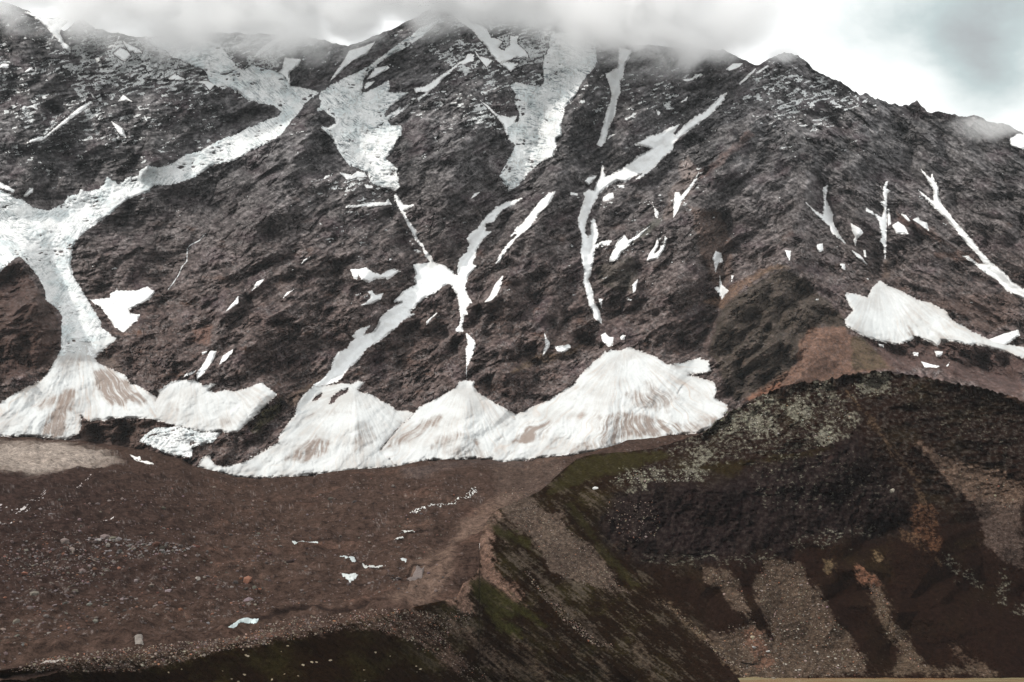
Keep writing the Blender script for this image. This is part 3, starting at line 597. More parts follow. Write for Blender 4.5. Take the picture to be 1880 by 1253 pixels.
 (T(12, 1620,95,1740,50,1840,20,1852,60,1780,110,1740,135,1690,115), 'grey edged snow remnant above the right cone tail'),
 (T(12, 1168,240,1240,262,1302,272,1280,282,1195,280), 'small snow strip below the right hand cone'),
 (T(12, 1262,168,1320,175,1310,200,1275,208), 'small snow blob hanging below the right cone'),
 (T(12, 1108,178,1150,178,1150,205,1122,200), 'tiny snow blob left of the hanging one'),
 (T(12, 1342,275,1365,245,1358,270), 'tiny snow fleck on brown scree at right'),
 (T(12, 870,120,915,122,910,142,880,138), 'tiny snow fleck below the right cone left end'),
 (T(10, 0,0,8,2,0,6), ''),
]
for poly, lab in SM:
    if not lab: continue
    a = np.array(poly); sz = np.ptp(a, 0).max()
    big = sz > 90
    layer('snow_patch', poly, M_SNOW, c_clean, bulge=3 if big else 2, edge=1.8 if big else .7, rag=.09 if big else .03,
          step=1.0 if big else .7, label=lab, cat='snow patch', group='snow patches on the rock face')

SG_U = np.arange(-260, 2160, 2.0); SG_V = np.arange(-20, 940, 2.0)
def snow_raster():
    U, V = np.meshgrid(SG_U, SG_V); D = np.full(U.shape, -24.)
    for poly, holes in SNOWP:
        p = np.array(poly); a = np.clip(((p.min(0)-24-[-260, -20])/2).astype(int), 0, None); b = ((p.max(0)+24-[-260, -20])/2).astype(int)+1
        sl_ = (slice(a[1], b[1]), slice(a[0], b[0])); d = sdf(poly, U[sl_], V[sl_])
        for h in holes: d = np.minimum(d, -sdf(h, U[sl_], V[sl_]))
        D[sl_] = np.maximum(D[sl_], d)
    return D
SD = snow_raster()
def snow_d(U, V):
    x = np.clip((U+260)/2, 0, SD.shape[1]-1.01); y = np.clip((V+20)/2, 0, SD.shape[0]-1.01)
    return Field.bil(SD, x, y)
mountain()
for a_, k_ in LAYERS: lay(*a_, **k_)
def snow_dusting():
    """flecks of old snow on ledges: nobody could count them"""
    step = 1.25; us = np.arange(-230, 2000, step); vs = np.arange(0, 560, step); U, V = np.meshgrid(us, vs)
    x, z = m_coords(U, V)
    zone = .30*np.ones(U.shape)
    for (cu, cv, ru, rv, k) in ((260, 105, 150, 70, 1.15),(430, 110, 90, 60, 1.),(960, 90, 90, 60, 1.1),(230, 110, 190, 100, .9), (100, 180, 220, 140, .5), (930, 70, 170, 90, .85), (480, 70, 120, 60, .8), (1480, 170, 130, 80, .6), (880, 180, 120, 90, .5), (1000, 120, 90, 90, .6),(650,340,90,60,.4),(700,500,160,90,.15),(250,240,200,90,.35),(1230,420,120,120,.25),(1200,170,120,90,.35),(1150,480,110,120,.28),(700,440,160,60,.3),(1100,60+100,80,80,.4)):
        zone = np.maximum(zone, .30+.7*k*np.exp(-((U-cu)/ru)**2-((V-cv)/rv)**2))
    fade = sstep(560, 330, V)*.3+.7
    a = 36
    X, Z = rot(x, z, 20, 2.4)
    n = fbm(X/20, Z/15, 4, 401, .6); big = fbm(x/150, z/110, 3, 411)
    fnn = m_fine(U, V)
    m = n*1.0+big*.45 + zone*.62*fade + .20*np.clip(fnn/22, -1, 1)*sstep(.3, .6, zone)
    keep = (m > .60) & (V > top_v(U)+4)
    keep &= snow_d(U, V) < -1
    Y = ground(U, V)[0]-1.2
    P = np.stack(to_world(U, V, Y), -1).reshape(-1, 3); col = np.broadcast_to(SNOW*.97, U.shape+(3,)).reshape(-1, 3)
    k2 = keep[:-1, :-1] & keep[1:, :-1] & keep[1:, 1:] & keep[:-1, 1:]
    i = np.arange(U.size).reshape(U.shape); f = np.stack([i[:-1, :-1], i[1:, :-1], i[1:, 1:], i[:-1, 1:]], -1)[k2]
    P, f, c = compact(P, f, col)
    o = make_mesh('snow_flecks', P, f, M_SNOW, c); tag(o, 'fine flecks of old snow scattered over ledges of the upper rock face', 'snow', kind='stuff')
snow_dusting()

# ------------------------------------------------------------------ valley floor: debris covered glacier
VC = [(-260,802),(0,801),(75,802),(122,807),(143,798),(149,773),(200,771),(280,772),(300,788),(330,815),(355,843),(364,860),(385,863),(436,876),(460,876),(540,873),(640,863),(726,856),(762,849),(790,842),(875,839),(920,846),(960,845),(1000,838),(1053,833),(1106,822),(1150,806),(1200,802),(1240,798),(1300,797),(1500,810),(2140,830)]
VC = [(-260,800),(75,803),(143,808),(280,828),(330,838),(364,858)]+VC[12:]
def vc(u): return np.interp(u, [p[0] for p in VC], [p[1] for p in VC])
_vu = np.arange(-300., 2200., 4.); _vraw = (CV-vc(_vu))/F*(m_base(_vu, vc(_vu))-12)
_kk = np.exp(-(np.arange(-90, 91)/34.)**2); _kk /= _kk.sum(); _vsm = np.convolve(np.pad(_vraw, 90, mode='edge'), _kk, 'valid')
_csm = np.convolve(np.pad(vc(_vu), 90, mode='edge'), _kk, 'valid')
def v_base(U, V):
    c0 = vc(U); w = sstep(0, 90, V-c0); c = c0+(np.interp(U, _vu, _csm)-c0)*w; zr = np.interp(U, _vu, _vraw); zc = zr+(np.interp(U, _vu, _vsm)-zr)*w
    t = np.clip((V-c)/(1180-c), 0, 1.6); z = zc+(-500-zc)*np.minimum(t, 1)**.8
    return -z*F/(V-CV)
def v_world(U, V):
    Y = v_base(U, V); X, Y, Z = to_world(U, V, Y)
    e = sstep(0, 14, V-vc(U))
    h = 22*fbm(X/420, Y/420, 3, 501)*e + 17*(ridged(X/170, Y/300, 3, 511)-.5)*e
    h = h + (4.2*fbm(X/40, Y/60, 5, 521, .65) + 7*(ridged(X/75, Y/130, 4, 525, .62)-.5) + 9*crag(X/42, Y/60, 41) + 4*crag(X/17, Y/26, 42) + 2.2*np.maximum(0, gn(X/9, Y/9, 531)-.15)*sstep(-.1, .4, gn(X/120, Y/120, 535)))*e
    # bank along the melted edge, left of the near moraine
    return X, Y, Z+h
def valley():
    us = np.arange(-240, 1600, 1.7); nr = 300; t = np.linspace(0, 1, nr)[:, None]**1.0
    nt_ = ntop(us)+8+22*sstep(820, 600, us)
    k_ = np.arange(0, 470, 1.35)[:, None]; U = np.broadcast_to(us, (len(k_), len(us))); c = vc(us)[None]; V = c+k_
    keep = V < np.maximum(nt_, c+10)
    X, Y, Z = v_world(U, V)
    n1 = fbm(X/300, Y/300, 4, 541)*.5+.5; n2 = fbm(X/30, Y/70, 5, 551, .75)*.5+.5; sp = gn(X/4.5, Y/14, 561)+.5*gn(X/9, Y/28, 562)+.8*fbm(X/90, Y/150, 3, 563)
    col = mixc(C(.058,.036,.029), C(.094,.060,.046), n1)
    left = sstep(500, 100, U-.25*(V-900))*sstep(820, 900, V)*sstep(1150, 1040, V)
    col = mixc(col, C(.044,.027,.023), left*.85)
    col = mixc(col, C(.15,.085,.062), sstep(.55, .75, fbm(X/180, Y/260, 4, 571)*.5+.5)*.45*sstep(200, 500, U))
    col = col*np.clip(.95+2.0*(n2[..., None]-.5), .3, 2)
    col = mixc(col, C(.22,.19,.18), sstep(.55, .95, sp)*.65); col = mixc(col, C(.018,.012,.010), sstep(-.6, -1.0, sp)*.6)
    # first polygon paints a patch of sunlight at the left into the ground colour
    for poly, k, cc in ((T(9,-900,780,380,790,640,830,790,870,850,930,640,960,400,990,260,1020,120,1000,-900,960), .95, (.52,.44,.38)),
                        (T(14,1900,-60,1560,240,1430,300,1380,560,1200,740,1000,740,900,660,1100,560,1100,420,1350,300,1450,120,1700,-60), .85, (.20,.135,.105)),
                        (T(9,540,740,560,640,900,650,1080,700,1000,780,860,850,700,830,560,800), .8, (.085,.052,.042)),
                        (T(10,1000,970,1350,930,1600,910,1876,900,1876,960,1500,950,1100,1050), .5, (.16,.13,.125)),
                        (T(15,-100,-300,400,-400,500,0,200,100,0,60), .4, (.15,.11,.09))):
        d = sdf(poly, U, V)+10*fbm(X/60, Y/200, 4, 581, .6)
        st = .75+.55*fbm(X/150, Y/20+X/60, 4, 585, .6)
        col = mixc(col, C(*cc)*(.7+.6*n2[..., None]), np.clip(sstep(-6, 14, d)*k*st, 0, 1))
    for pts, w_, k in ((T(14,300,275,520,268,700,262,960,262,1040,245,1120,218,1290,180), 1.6, .7), (T(14,560,355,640,360,760,415,860,440,960,455), 1.5, .7), (T(14,720,530,880,520,1000,505,1060,515,1120,460,1210,440,1330,418), 2.2, .85),
                       (T(14,0,832,150,790,280,745,400,732,560,742,700,745,800,720,880,680,960,670,1080,690), 3.2, .85), (T(13,340,852,520,860,640,890,800,905,980,912), 1.8, .7), (T(13,940,785,1040,775,1130,780), 1.5, .6), (T(13,1500,890,1640,860,1740,830,1876,805), 2., .7),
                       (T(14,700,120,780,170,840,190), 1.4, .5), (T(14,80,70,160,120,120,180,60,250), 2., .4), (T(10,60,1070,120,1150,150,1230), 6, .35), (T(13,900,160,1000,150,1300,140,1500,200), 1.3, .4), (T(13,1180,830,1260,880,1380,900), 1.6, .5), (T(14,760,545,900,530,1100,545,1080,600), 1.6, .5)):
        p = np.array(pts); m = (U > p[:, 0].min()-12) & (U < p[:, 0].max()+12) & (V > p[:, 1].min()-12) & (V < p[:, 1].max()+12)
        q = pts+pts[::-1]; dd = -sdf(q, U[m], V[m])*0+np.abs(sdf(q, U[m], V[m]))+1.6*fbm(X[m]/14, Y[m]/40, 3, 591)
        w = sstep(w_*1.5, 0, dd)*k; col[m] = col[m]*(1-w[:, None])+C(.020,.013,.011)*w[:, None]
        Z[m] = Z[m] - 3.0*w
    P = np.stack([X, Y, Z], -1)
    b = P[0].copy(); b[:, 1] += 160; b[:, 2] -= 60; P = np.concatenate([b[None], P]); col = np.concatenate([col[:1], col])
    keep = np.concatenate([keep[:1], keep])
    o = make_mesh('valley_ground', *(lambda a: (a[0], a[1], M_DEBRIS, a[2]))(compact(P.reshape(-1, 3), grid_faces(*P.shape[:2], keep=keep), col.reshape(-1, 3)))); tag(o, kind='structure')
def v_coords(U, V):
    X, Y, Z = to_world(U, V, v_base(U, V)); return X, Y

# ------------------------------------------------------------------ near moraine and dark hill
NTOP = [(-260,1246,2040),(0,1231,2069),(60,1222,2090),(200,1206,2130),(400,1186,2200),(560,1160,2300),(640,1140,2380),(700,1128,2450),(780,1110,2530),(838,1098,2600),(850,1072,2680),(872,1056,2790),(880,1040,2850),(878,1000,2960),(890,965,3130),(905,940,3250),(940,925,3350),(990,903,3500),(1040,858,3820),(1060,842,3930),(1090,834,4000),(1150,830,4000),(1200,824,3900),(1250,808,3800),(1290,796,3720),(1340,756,3640),(1385,732,3610),(1420,716,3600),(1470,704,3590),(1512,696,3585),(1540,692,3585),(1600,682,3580),(1640,684,3580),(1690,692,3570),(1730,700,3565),(1800,712,3560),(1880,736,3550),(1960,760,3550),(2140,800,3500)]
def ntop(u):
    a = np.array(NTOP, float); v = np.interp(u, a[:, 0], a[:, 1])
    k = sstep(1180, 1330, u)
    return v - k*(9*ridged(u/26., u*0+.3, 5, 601, .65)-5) - (1-k)*(1.6*fbm(u/18., u*0+.2, 4, 605))
N_LINES = [LN([p[2] for p in NTOP], *[(p[0], p[1]) for p in NTOP]),
 LN([1980,2143,2155,2200,2330,2480,2640,2680,2695,2712,2712,2712,2712], (-250,1262),(0,1262),(400,1253),(600,1253),(700,1253),(800,1253),(900,1253),(1100,1253),(1300,1253),(1400,1246),(1600,1243),(1880,1243),(2130,1243)),
 LN([1900,2050,2200,2400,2560,2600], (-250,1420),(400,1420),(700,1420),(900,1420),(1300,1420),(2130,1420)),
 # gully between moraine and hill
 LN([3700,3500,3340,3080,2900,2712], (1060,880),(1092,905),(1132,970),(1205,1085),(1290,1165),(1400,1245)),
 LN([3250,3120,3000,2900,2790,2700], (905,945),(965,1005),(1015,1065),(1090,1130),(1180,1190),(1270,1250)),
 LN([2850,2750,2690,2640], (882,1045),(930,1110),(1000,1180),(1060,1252)),
 LN([2870,2780,2720,2660], (900,1000),(980,1090),(1050,1150),(1160,1252)),
 LN([3320,3180,3110], (1030,930),(1080,1010),(1150,1072)),
 # bench, cliff and scree of the hill
 LN([3620,3470,3380,3300,3260,3230], (1090,880),(1200,872),(1300,880),(1420,872),(1500,858),(1560,825)),
 LN([3440,3330,3260,3220,3180,3170], (1115,905),(1200,892),(1300,898),(1420,892),(1510,884),(1570,850)),
 LN([3170,3150,3100,3090,3060,3050,3090], (1165,985),(1230,1020),(1300,1028),(1440,1008),(1560,1004),(1680,1005),(1740,980)),
 LN([3300,3230,3150,3080], (1570,690+80),(1600,800),(1640,870),(1690,950)),
 LN([3500,3380,3270,3180,3120], (1560,712),(1620,785),(1680,860),(1740,940),(1790,1010)),
 LN([3540,3400,3330,3200,3080], (1700,730),(1740,820),(1800,900),(1850,1000),(1880,1060)),
 LN([3480,3330,3220,3060], (1880,790),(1880,850),(1890,930),(1900,1090)),
 LN([2990,2840], (1480,1060),(1520,1150)), LN([3010,2850], (1620,1060),(1660,1160)), LN([3040,2880], (1780,1080),(1800,1170)),
 LN([3010,2860], (1350,1060),(1400,1150)),
]
NF = Field(N_LINES)
def n_coords(U, V):
    return (U-CU)/F*3000., (CV-V)/F*3000.*1.35
def n_base(U, V):
    x, z = n_coords(U, V)
    wx = x+25*gn(x/110, z/110, 611); wz = z+25*gn(x/110, z/110, 613)
    hill = sstep(1060, 1250, U-.45*(V-900))
    X, Z = rot(wx, wz, -47, 4)
    r = hill*(crag(wx/105, wz/120, 26)*95+ridged(wx/190, wz/230, 3, 621)*30-4) + (1-hill)*(ridged(X/46, Z/46, 3, 631)*13-6)
    e = sstep(0, 22, V-ntop(U))
    return NF(U, V)-r*e*sstep(1250, 1200, V)
CLIFF = T(11, 760,1180,900,1100,1100,1060,1400,1060,1876,940)+T(12, 150,880,560,830,640,760,720,720,850,900,1000,1100,1080,1252)+T(16, 1180,60,1100,220,900,260,700,240,560,290,420,290,300,290,260,400,60,360)+T(15, 1750,400,1500,440,1180,440,1050,450,950,440,720,300,680,120)
PALE = [  # lichen covered pale rock and stone on the hill
 (T(12,200,560,330,470,440,560,430,680,380,690,300,620),1.0),(T(12,-100,620,20,560,160,600,180,740,60,750,-80,700),1.0),(T(12,420,770,470,700,560,690,620,750,520,830,440,820),1.0),
 (T(12,640,640,700,570,750,620,700,680,640,670),.8),(T(12,680,400,820,320,960,320,980,440,880,480,760,470),1.0),(T(12,430,400,520,360,560,500,480,460),.8),
 (T(11,1390,760,1440,680,1560,570,1700,540,1876,470,1876,560,1700,720,1500,760),.8),(T(11,1300,860,1400,830,1560,900,1480,920,1340,950),.9),
 (T(11,760,1060,900,990,1060,980,1140,1060,1000,1090,860,1090),.8),(T(11,1120,1010,1300,960,1430,1020,1380,1060,1200,1050),.9),(T(11,860,1130,1000,1080,960,1110),.9),
 (T(11,1480,590,1876,480,1876,700,1700,900,1400,960,1300,860,1100,900),.45),(T(12,0,480,500,370,700,500,600,700,300,900,0,900),.40),
 (T(16,300,300,340,200,640,200,720,190,860,190,860,240,640,280,420,300),.45),(T(15,1000,380,1200,380,1420,360,1650,400,1876,330,1876,390,1660,450,1400,400,1180,440),.45),
 (T(12,900,300,1600,400,1876,560,1876,900,1500,800,1200,700,1000,500),.14),(T(12,0,900,560,830,900,1000,1000,1250,0,1250),.2),
 (T(16,1340,380,1500,470,1560,580,1500,560,1400,520),.5),(T(16,1700,640,1750,520,1770,560,1740,680,1876,740,1876,780,1800,740),.6)]
SCR = [([(838,1102),(850,1070),(872,1054),(880,1038),(877,1000),(890,962),(905,936),(930,942),(908,975),(900,1005),(908,1045),(935,1080),(970,1115),(940,1105),(895,1070),(870,1078),(858,1098),(876,1128),(848,1128)], (.25,.175,.145), .95),  # pale gravel strip, with the lit edge of the moraine crest painted in
  # bare scree and earth of the near ground
 (T(12,1130,790,1330,880,1500,960,1700,1000,1876,1100,1876,1252,1550,1252,1440,1140,1330,1060,1240,940),(.165,.122,.098),.95),
 (T(12,1620,400,1750,470,1876,530,1876,480,1700,400,1560,340,1400,330,1300,300,1200,290,1300,360,1400,400),(.13,.088,.07),.95),
 (T(16,1550,0,1876,0,1876,460,1740,420,1600,300,1560,120),(.10,.078,.07),.9),
 (T(12,640,430,720,500,840,650,940,800,1060,930,1160,1030,1220,1250,1160,1250,1120,1060,960,900,860,720,740,560),(.115,.08,.052),.8),
 (T(16,1100,100,1130,30,1250,30,1280,200,1290,360,1240,350,1100,220),(.13,.070,.042),.75),
 (T(16,1000,160,1120,230,1280,400,1300,440,1200,370,1040,250),(.13,.085,.055),.7),
 (T(15,1400,460,1560,480,1650,560,1700,700,1740,800,1760,880,1876,960)+T(16,0,560,100,420,250,400,340,440,400,560,520,680,540,780,600,820,640,900,760,1040,800,1130,760,1200,0,1260)+T(15,1700,1252,1480,1040,1400,900,1560,940,1700,840,1500,620,1400,560),(.10,.078,.062),.95),
 (T(16,0,860,80,960,130,1120,40,1180,-60,900),(.18,.10,.075),.5),
 (T(15,1700,900,1800,900,1876,1130,1820,1150),(.17,.10,.075),.6),
 (T(16,725,470,780,470,830,530,905,570,900,620,960,700,980,830,1060,920,1120,1040,1200,1140,1600,1130,1700,1180,1700,1205,800,1195,1000,1150,1020,1050,940,930,880,800,820,680,800,600,735,570),(.11,.086,.065),.95),
 (T(16,722,465,780,468,830,540,905,572,880,600,760,580,730,560),(.24,.125,.085),.9),
 (T(16,1340,980,1440,1010,1520,1090,1700,1180,1600,1190,1400,1060),(.10,.072,.055),.8),
 (T(16,490,490,510,420,560,400,570,470,520,500),(.17,.13,.08),.9),
 (T(16,845,365,862,362,880,400,865,405),(.2,.15,.09),.9),
 # moraine interior and crest
 (T(15,0,-80,120,-100,300,60,420,90,440,180,560,250,640,330,720,440,780,500,830,590,900,640,640,600,440,540,340,480,240,300,120,180,0,110),(.125,.10,.085),.9),
 (T(14,1480,40,1560,120,1650,60,1700,60,1876,200)+T(15,0,260,160,330,250,480,400,640,480,720,620,860,760,1000,740,1040,560,880,380,700,240,520,100,400,0,330)+T(14,1876,500,1800,380,1700,240,1640,170,1600,250),(.12,.098,.08),.7),
 (T(14,1480,540,1560,490,1590,340,1560,260,1640,380,1740,520,1876,660,1876,720,1780,640,1620,500,1560,520,1480,600,1450,680,1380,700,1420,590),(.20,.135,.11),.95),
 (T(14,1240,790,1450,820,1540,880,1700,1050,1876,1220,1876,1252,1720,1252,1640,1130,1520,1000,1400,900),(.135,.105,.085),.75),
 (T(15,0,800,120,960,260,1090,340,1200,370,1252,0,1252,0,1060,120,1100),(.12,.095,.072),.55),
 (T(15,620,1060,720,1120,860,1252,700,1252),(.12,.095,.072),.6),
 (T(15,900,1000,960,960,1040,1100,1060,1252,960,1100),(.10,.08,.062),.6),
 (T(15,1080,680,1200,740,1330,860,1480,1000,1620,1130,1740,1220,1700,1252,1560,1130,1360,930),(.13,.10,.07),.8),
 (T(14,0,940,0,880,300,800,620,760,900,740,1100,740,1300,790,1240,860,1340,960,1500,1090,1440,1180,1200,1000,900,900,640,880,300,960),(.12,.085,.07),.8),
 (T(13,120,1160,260,1100,560,1050,900,1020,1200,990,1500,960,1876,900,1876,980,1500,1040,1240,1110,900,1180,300,1180),(.13,.095,.078),.8),
 (T(14,1260,1040,1340,1080,1440,1170,1420,1200,1300,1100),(.14,.1,.085),.6),
]
GREEN = [(T(14,1640,170,1700,150,1876,230)+T(15,0,180,120,230,200,270,200,330,270,380,200,340,60,270,0,250)+T(14,1876,310,1720,260),(.036,.032,.010)),
 (T(14,1490,560,1570,510,1700,590,1876,720)+T(15,0,570,140,700,330,870,300,880,0,720)+T(14,1876,800,1700,820,1600,720),(.036,.033,.010)),
 (T(14,1600,730,1700,780,1876,880,1876,960,1700,880),(.042,.037,.011)),
 (T(15,0,800,120,900,60,920,0,880),(.044,.042,.012)),
 (T(11,430,1010,480,930,560,890,760,870,1100,855,1200,900,1000,950,900,1000,700,1030,560,1080,380,1150,300,1160),(.036,.030,.010)),
 (T(11,1100,940,1300,960,1600,920,1876,900)+T(12,60,890,300,870,560,820,560,850,300,910,0,940)+T(11,1600,1040,1400,1000),(.026,.018,.006)),
 (T(15,480,0,560,90,640,230,740,350,860,470,960,590,900,600,800,500,700,400,600,240,500,100,440,20),(.034,.028,.010)),
]
def n_masks(U, V, x, z):
    e = 7*fbm(x/40, z/40, 5, 701, .62)
    sc_ = np.zeros(U.shape)
    return e
NG = {}
def n_lookup(u, v):
    iu = np.clip(np.round((u-NG['us'][0])/1.45).astype(int), 0, len(NG['us'])-1); c = NG['c'][iu]
    t = np.clip((v-c)/(1330-c), 0, 1)**(1/.93); ir = np.clip(np.round(t*(NG['nr']-1)).astype(int), 0, NG['nr']-1)
    return NG['Y'][ir, iu]
def near_ground():
    us = np.arange(-240, 2121, 1.45); nr = 560; t = np.linspace(0, 1, nr)[:, None]
    U = np.broadcast_to(us, (nr, len(us))).copy(); c = ntop(us)[None]; c0 = c; V = c+(1330-c)*t**.93
    x, z = n_coords(U, V)
    Yb = n_base(U, V)
    inb = np.zeros(U.shape); 
    dcl = sdf(CLIFF, U, V)+34*fbm(x/70, z/60, 5, 711, .65); cliff = sstep(-22, 26, dcl)
    hillr = sstep(1060, 1250, U-.45*(V-900))
    upper = hillr*(1-sstep(880, 1000, V-.0*U))*(U > 1180)
    X, Z = rot(x, z, 84, 2.0); X2, Z2 = rot(x, z, -47, 8)
    f_cl = crag(X/24, Z/24, 21)*38 + ridged(X/13, Z/13, 3, 721, .6)*8 + crag(x/9, z/8, 22)*10
    f_up = crag(x/30, z/20, 23)*30 + crag(x/12, z/9, 24)*13 + ridged(x/6, z/5, 2, 735, .6)*2
    f_veg = fbm(x/9, z/8, 4, 741, .65)*3.2 + gn(x/40, z/30, 745)*3
    f_mor = ridged(X2/26, Z2/26, 4, 751, .6)*10 + fbm(x/6, z/5, 4, 755, .7)*2.4
    rock = np.maximum(cliff, upper*.9)
    fn = cliff*f_cl + (1-cliff)*(upper*f_up+(1-upper)*(hillr*f_veg+(1-hillr)*f_mor))
    fn = fn*sstep(0, 8, V-c)
    # colour
    spk = fbm(x/11, z/9, 5, 787, .75)
    n1 = fbm(x/90, z/90, 4, 761)*.5+.5; n2 = fbm(x/14, z/12, 4, 765, .65)*.5+.5; sp = gn(x/3.2, z/3.0, 769); st2 = gn(X2/5, Z2/5, 771)
    veg = C(.0155,.0078,.0042)*(.65+.7*n2[..., None]); veg = mixc(veg, C(.036,.028,.009), sstep(.45, .75, n1+.3*spk)*.75*(1-.7*sstep(1000, 1100, V)*sstep(1100, 1300, U)))
    dark_hill = mixc(veg, C(.022,.011,.009)*(.6+.8*n2[..., None]), hillr*.5)
    col = dark_hill
    # moraine flank: stripes of earth through the heath
    st3 = fbm(X2/11, Z2/11, 4, 773, .7)+.55*fbm(x/7, z/6, 3, 774, .7)
    ms = (1-hillr)*sstep(640, 860, U-.3*(V-1100))*sstep(.02, .30, st3+.9*(n1-.5)-.05)
    col = mixc(col, C(.10,.078,.058)*(.6+.8*n2[..., None]), ms*.8)
    crock = mixc(C(.014,.0085,.0085), C(.075,.058,.052), np.clip(n2*1.7-.72+.55*fbm(X/8, Z/8, 4, 775, .7), 0, 1))
    col = mixc(col, crock, cliff*.9)
    col = mixc(col, C(.075,.062,.054)*(.4+1.2*n2[..., None]), upper*(1-cliff)*sstep(-.02, .22, spk)*.75)
    rust = sstep(.66, .8, fbm(x/70, z/90, 4, 781)*.5+.5); col = mixc(col, C(.11,.045,.03), rust*cliff*.5)
    def region(poly, w=10, sc2=40, seed=785):
        p = np.array(poly); m = (U > p[:, 0].min()-25) & (U < p[:, 0].max()+25) & (V > p[:, 1].min()-25) & (V < p[:, 1].max()+25)
        d = sdf(poly, U[m], V[m]) + w*1.3*fbm(x[m]/sc2, z[m]/sc2, 4, seed, .62) + w*.9*spk[m] + w*.9*fbm((x[m]+.6*z[m])/9, z[m]/60, 3, seed+1, .6)
        return m, sstep(-3, 6, d)*np.clip(.86+.9*spk[m], 0, 1)
    scr = np.zeros(U.shape)
    for poly, cc, k in SCR:
        m, w = region(poly, 13, 45); w = w*k
        if k < .9: w = w*sstep(-.25, .12, (st3[m] if poly[0][0] < 1150 else spk[m]*1.3)+.5*(n1[m]-.4))
        cl = C(*cc)[None]*C(.80,.72,.66)*((.5+.8*n2[m])*(.6+.8*n1[m])*(1+.8*np.clip(spk[m],-.5,.8)))[:, None]*1.3; cl = cl + (sstep(.45, .8, sp[m])*.13)[:, None]
        col[m] = col[m]*(1-w[:, None])+cl*w[:, None]; scr[m] = np.maximum(scr[m], w)
    for poly, cc in GREEN:
        m, w = region(poly, 7, 26, 791); w = w*.9
        col[m] = col[m]*(1-w[:, None])+(C(*cc)[None]*(.7+.6*n2[m][:, None]))*w[:, None]
    stone = fbm(x/13, z/9, 5, 795, .8)*1.5+.12; stone2 = crag(x/4.2, z/3.2, 17)*1.2+.55
    bump = np.zeros(U.shape)
    for poly, k in PALE:
        m, w = region(poly, 22, 40, 799); s = sstep(.50-.62*k, .72-.60*k, stone[m]+.2*(n2[m]-.5))*w*(.55+.6*np.clip(stone2[m], 0, 1))
        cl = mixc(C(.17,.15,.105), C(.34,.33,.27), np.clip(n2[m]*1.2-.1, 0, 1))
        col[m] = col[m]*(1-s[:, None])+cl*s[:, None]; bump[m] = np.maximum(bump[m], s)
    s = sstep(.72, .95, gn(x/3.1, z/2.5, 801)+.5*gn(x/6.3, z/5.2, 802)+.4*(n2-.5))*(1-cliff)*.8   # loose stones everywhere
    s = s*np.where(scr > .4, 1, .35*sstep(.45, .7, n1)); col = mixc(col, C(.27,.235,.20), s)
    bump = np.maximum(bump, s)
    fn = fn + bump*1.6 + scr*(gn(x/4, z/3.5, 811)*1.0)
    Y = Yb-fn; NG.update(us=us, c=c[0], Y=Y, nr=nr)
    P = np.stack(to_world(U, V, Y), -1)
    back = []; bc = []
    for k in range(1, 12):
        d = 9*k**1.8; r = P[0].copy(); drop = np.interp(us, [0, 800, 1000, 1300, 2000], [.55, .55, .45, .35, .35])
        r[:, 1] += d; r[:, 0] += (us-CU)/F*d; r[:, 2] -= d*drop-2*gn(us/12., us*0+k*.37, 9)
        back.insert(0, r); bc.insert(0, col[0])
    P = np.concatenate([np.array(back), P]); col = np.concatenate([np.array(bc), col])
    o = make_mesh('hill', P.reshape(-1, 3), grid_faces(*P.shape[:2]), M_NEAR, np.clip(col, .004, .8).reshape(-1, 3), smooth=False); tag(o, kind='structure')
near_ground()
valley()

# ------------------------------------------------------------------ lake
def lake():
    m = bpy.data.materials.new('silty_water'); m.use_nodes = True; nt = m.node_tree; N = nt.nodes; L = nt.links
    b = N['Principled BSDF']; b.inputs['Roughness'].default_value = .12
    tc = N.new('ShaderNodeTexCoord'); mp = N.new('ShaderNodeMapping'); mp.inputs['Scale'].default_value = (.004, .03, 1); L.new(tc.outputs['Object'], mp.inputs[0])
    n = N.new('ShaderNodeTexNoise'); n.inputs['Scale'].default_value = 1.2; n.inputs['Detail'].default_value = 5; L.new(mp.outputs[0], n.inputs[0])
    r = N.new('ShaderNodeValToRGB'); L.new(n.outputs['Fac'], r.inputs[0]); e = r.color_ramp.elements
    e[0].position = .35; e[0].color = (.20,.175,.10,1); e[1].position = .65; e[1].color = (.19,.10,.05,1)
    L.new(r.outputs[0], b.inputs['Base Color'])
    n2 = N.new('ShaderNodeTexNoise'); n2.inputs['Scale'].default_value = .25; n2.inputs['Detail'].default_value = 4; L.new(tc.outputs['Object'], n2.inputs[0])
    bp = N.new('ShaderNodeBump'); bp.inputs['Strength'].default_value = .12; bp.inputs['Distance'].default_value = 1; L.new(n2.outputs['Fac'], bp.inputs['Height']); L.new(bp.outputs[0], b.inputs['Normal'])
    xs = np.linspace(430, 1500, 60); ys = np.linspace(2300, 2722, 30); X, Y = np.meshgrid(xs, ys)
    o = make_mesh('water', np.stack([X, Y, X*0-642.6], -1).reshape(-1, 3), grid_faces(*X.shape), m, smooth=False); tag(o, kind='structure')
lake()

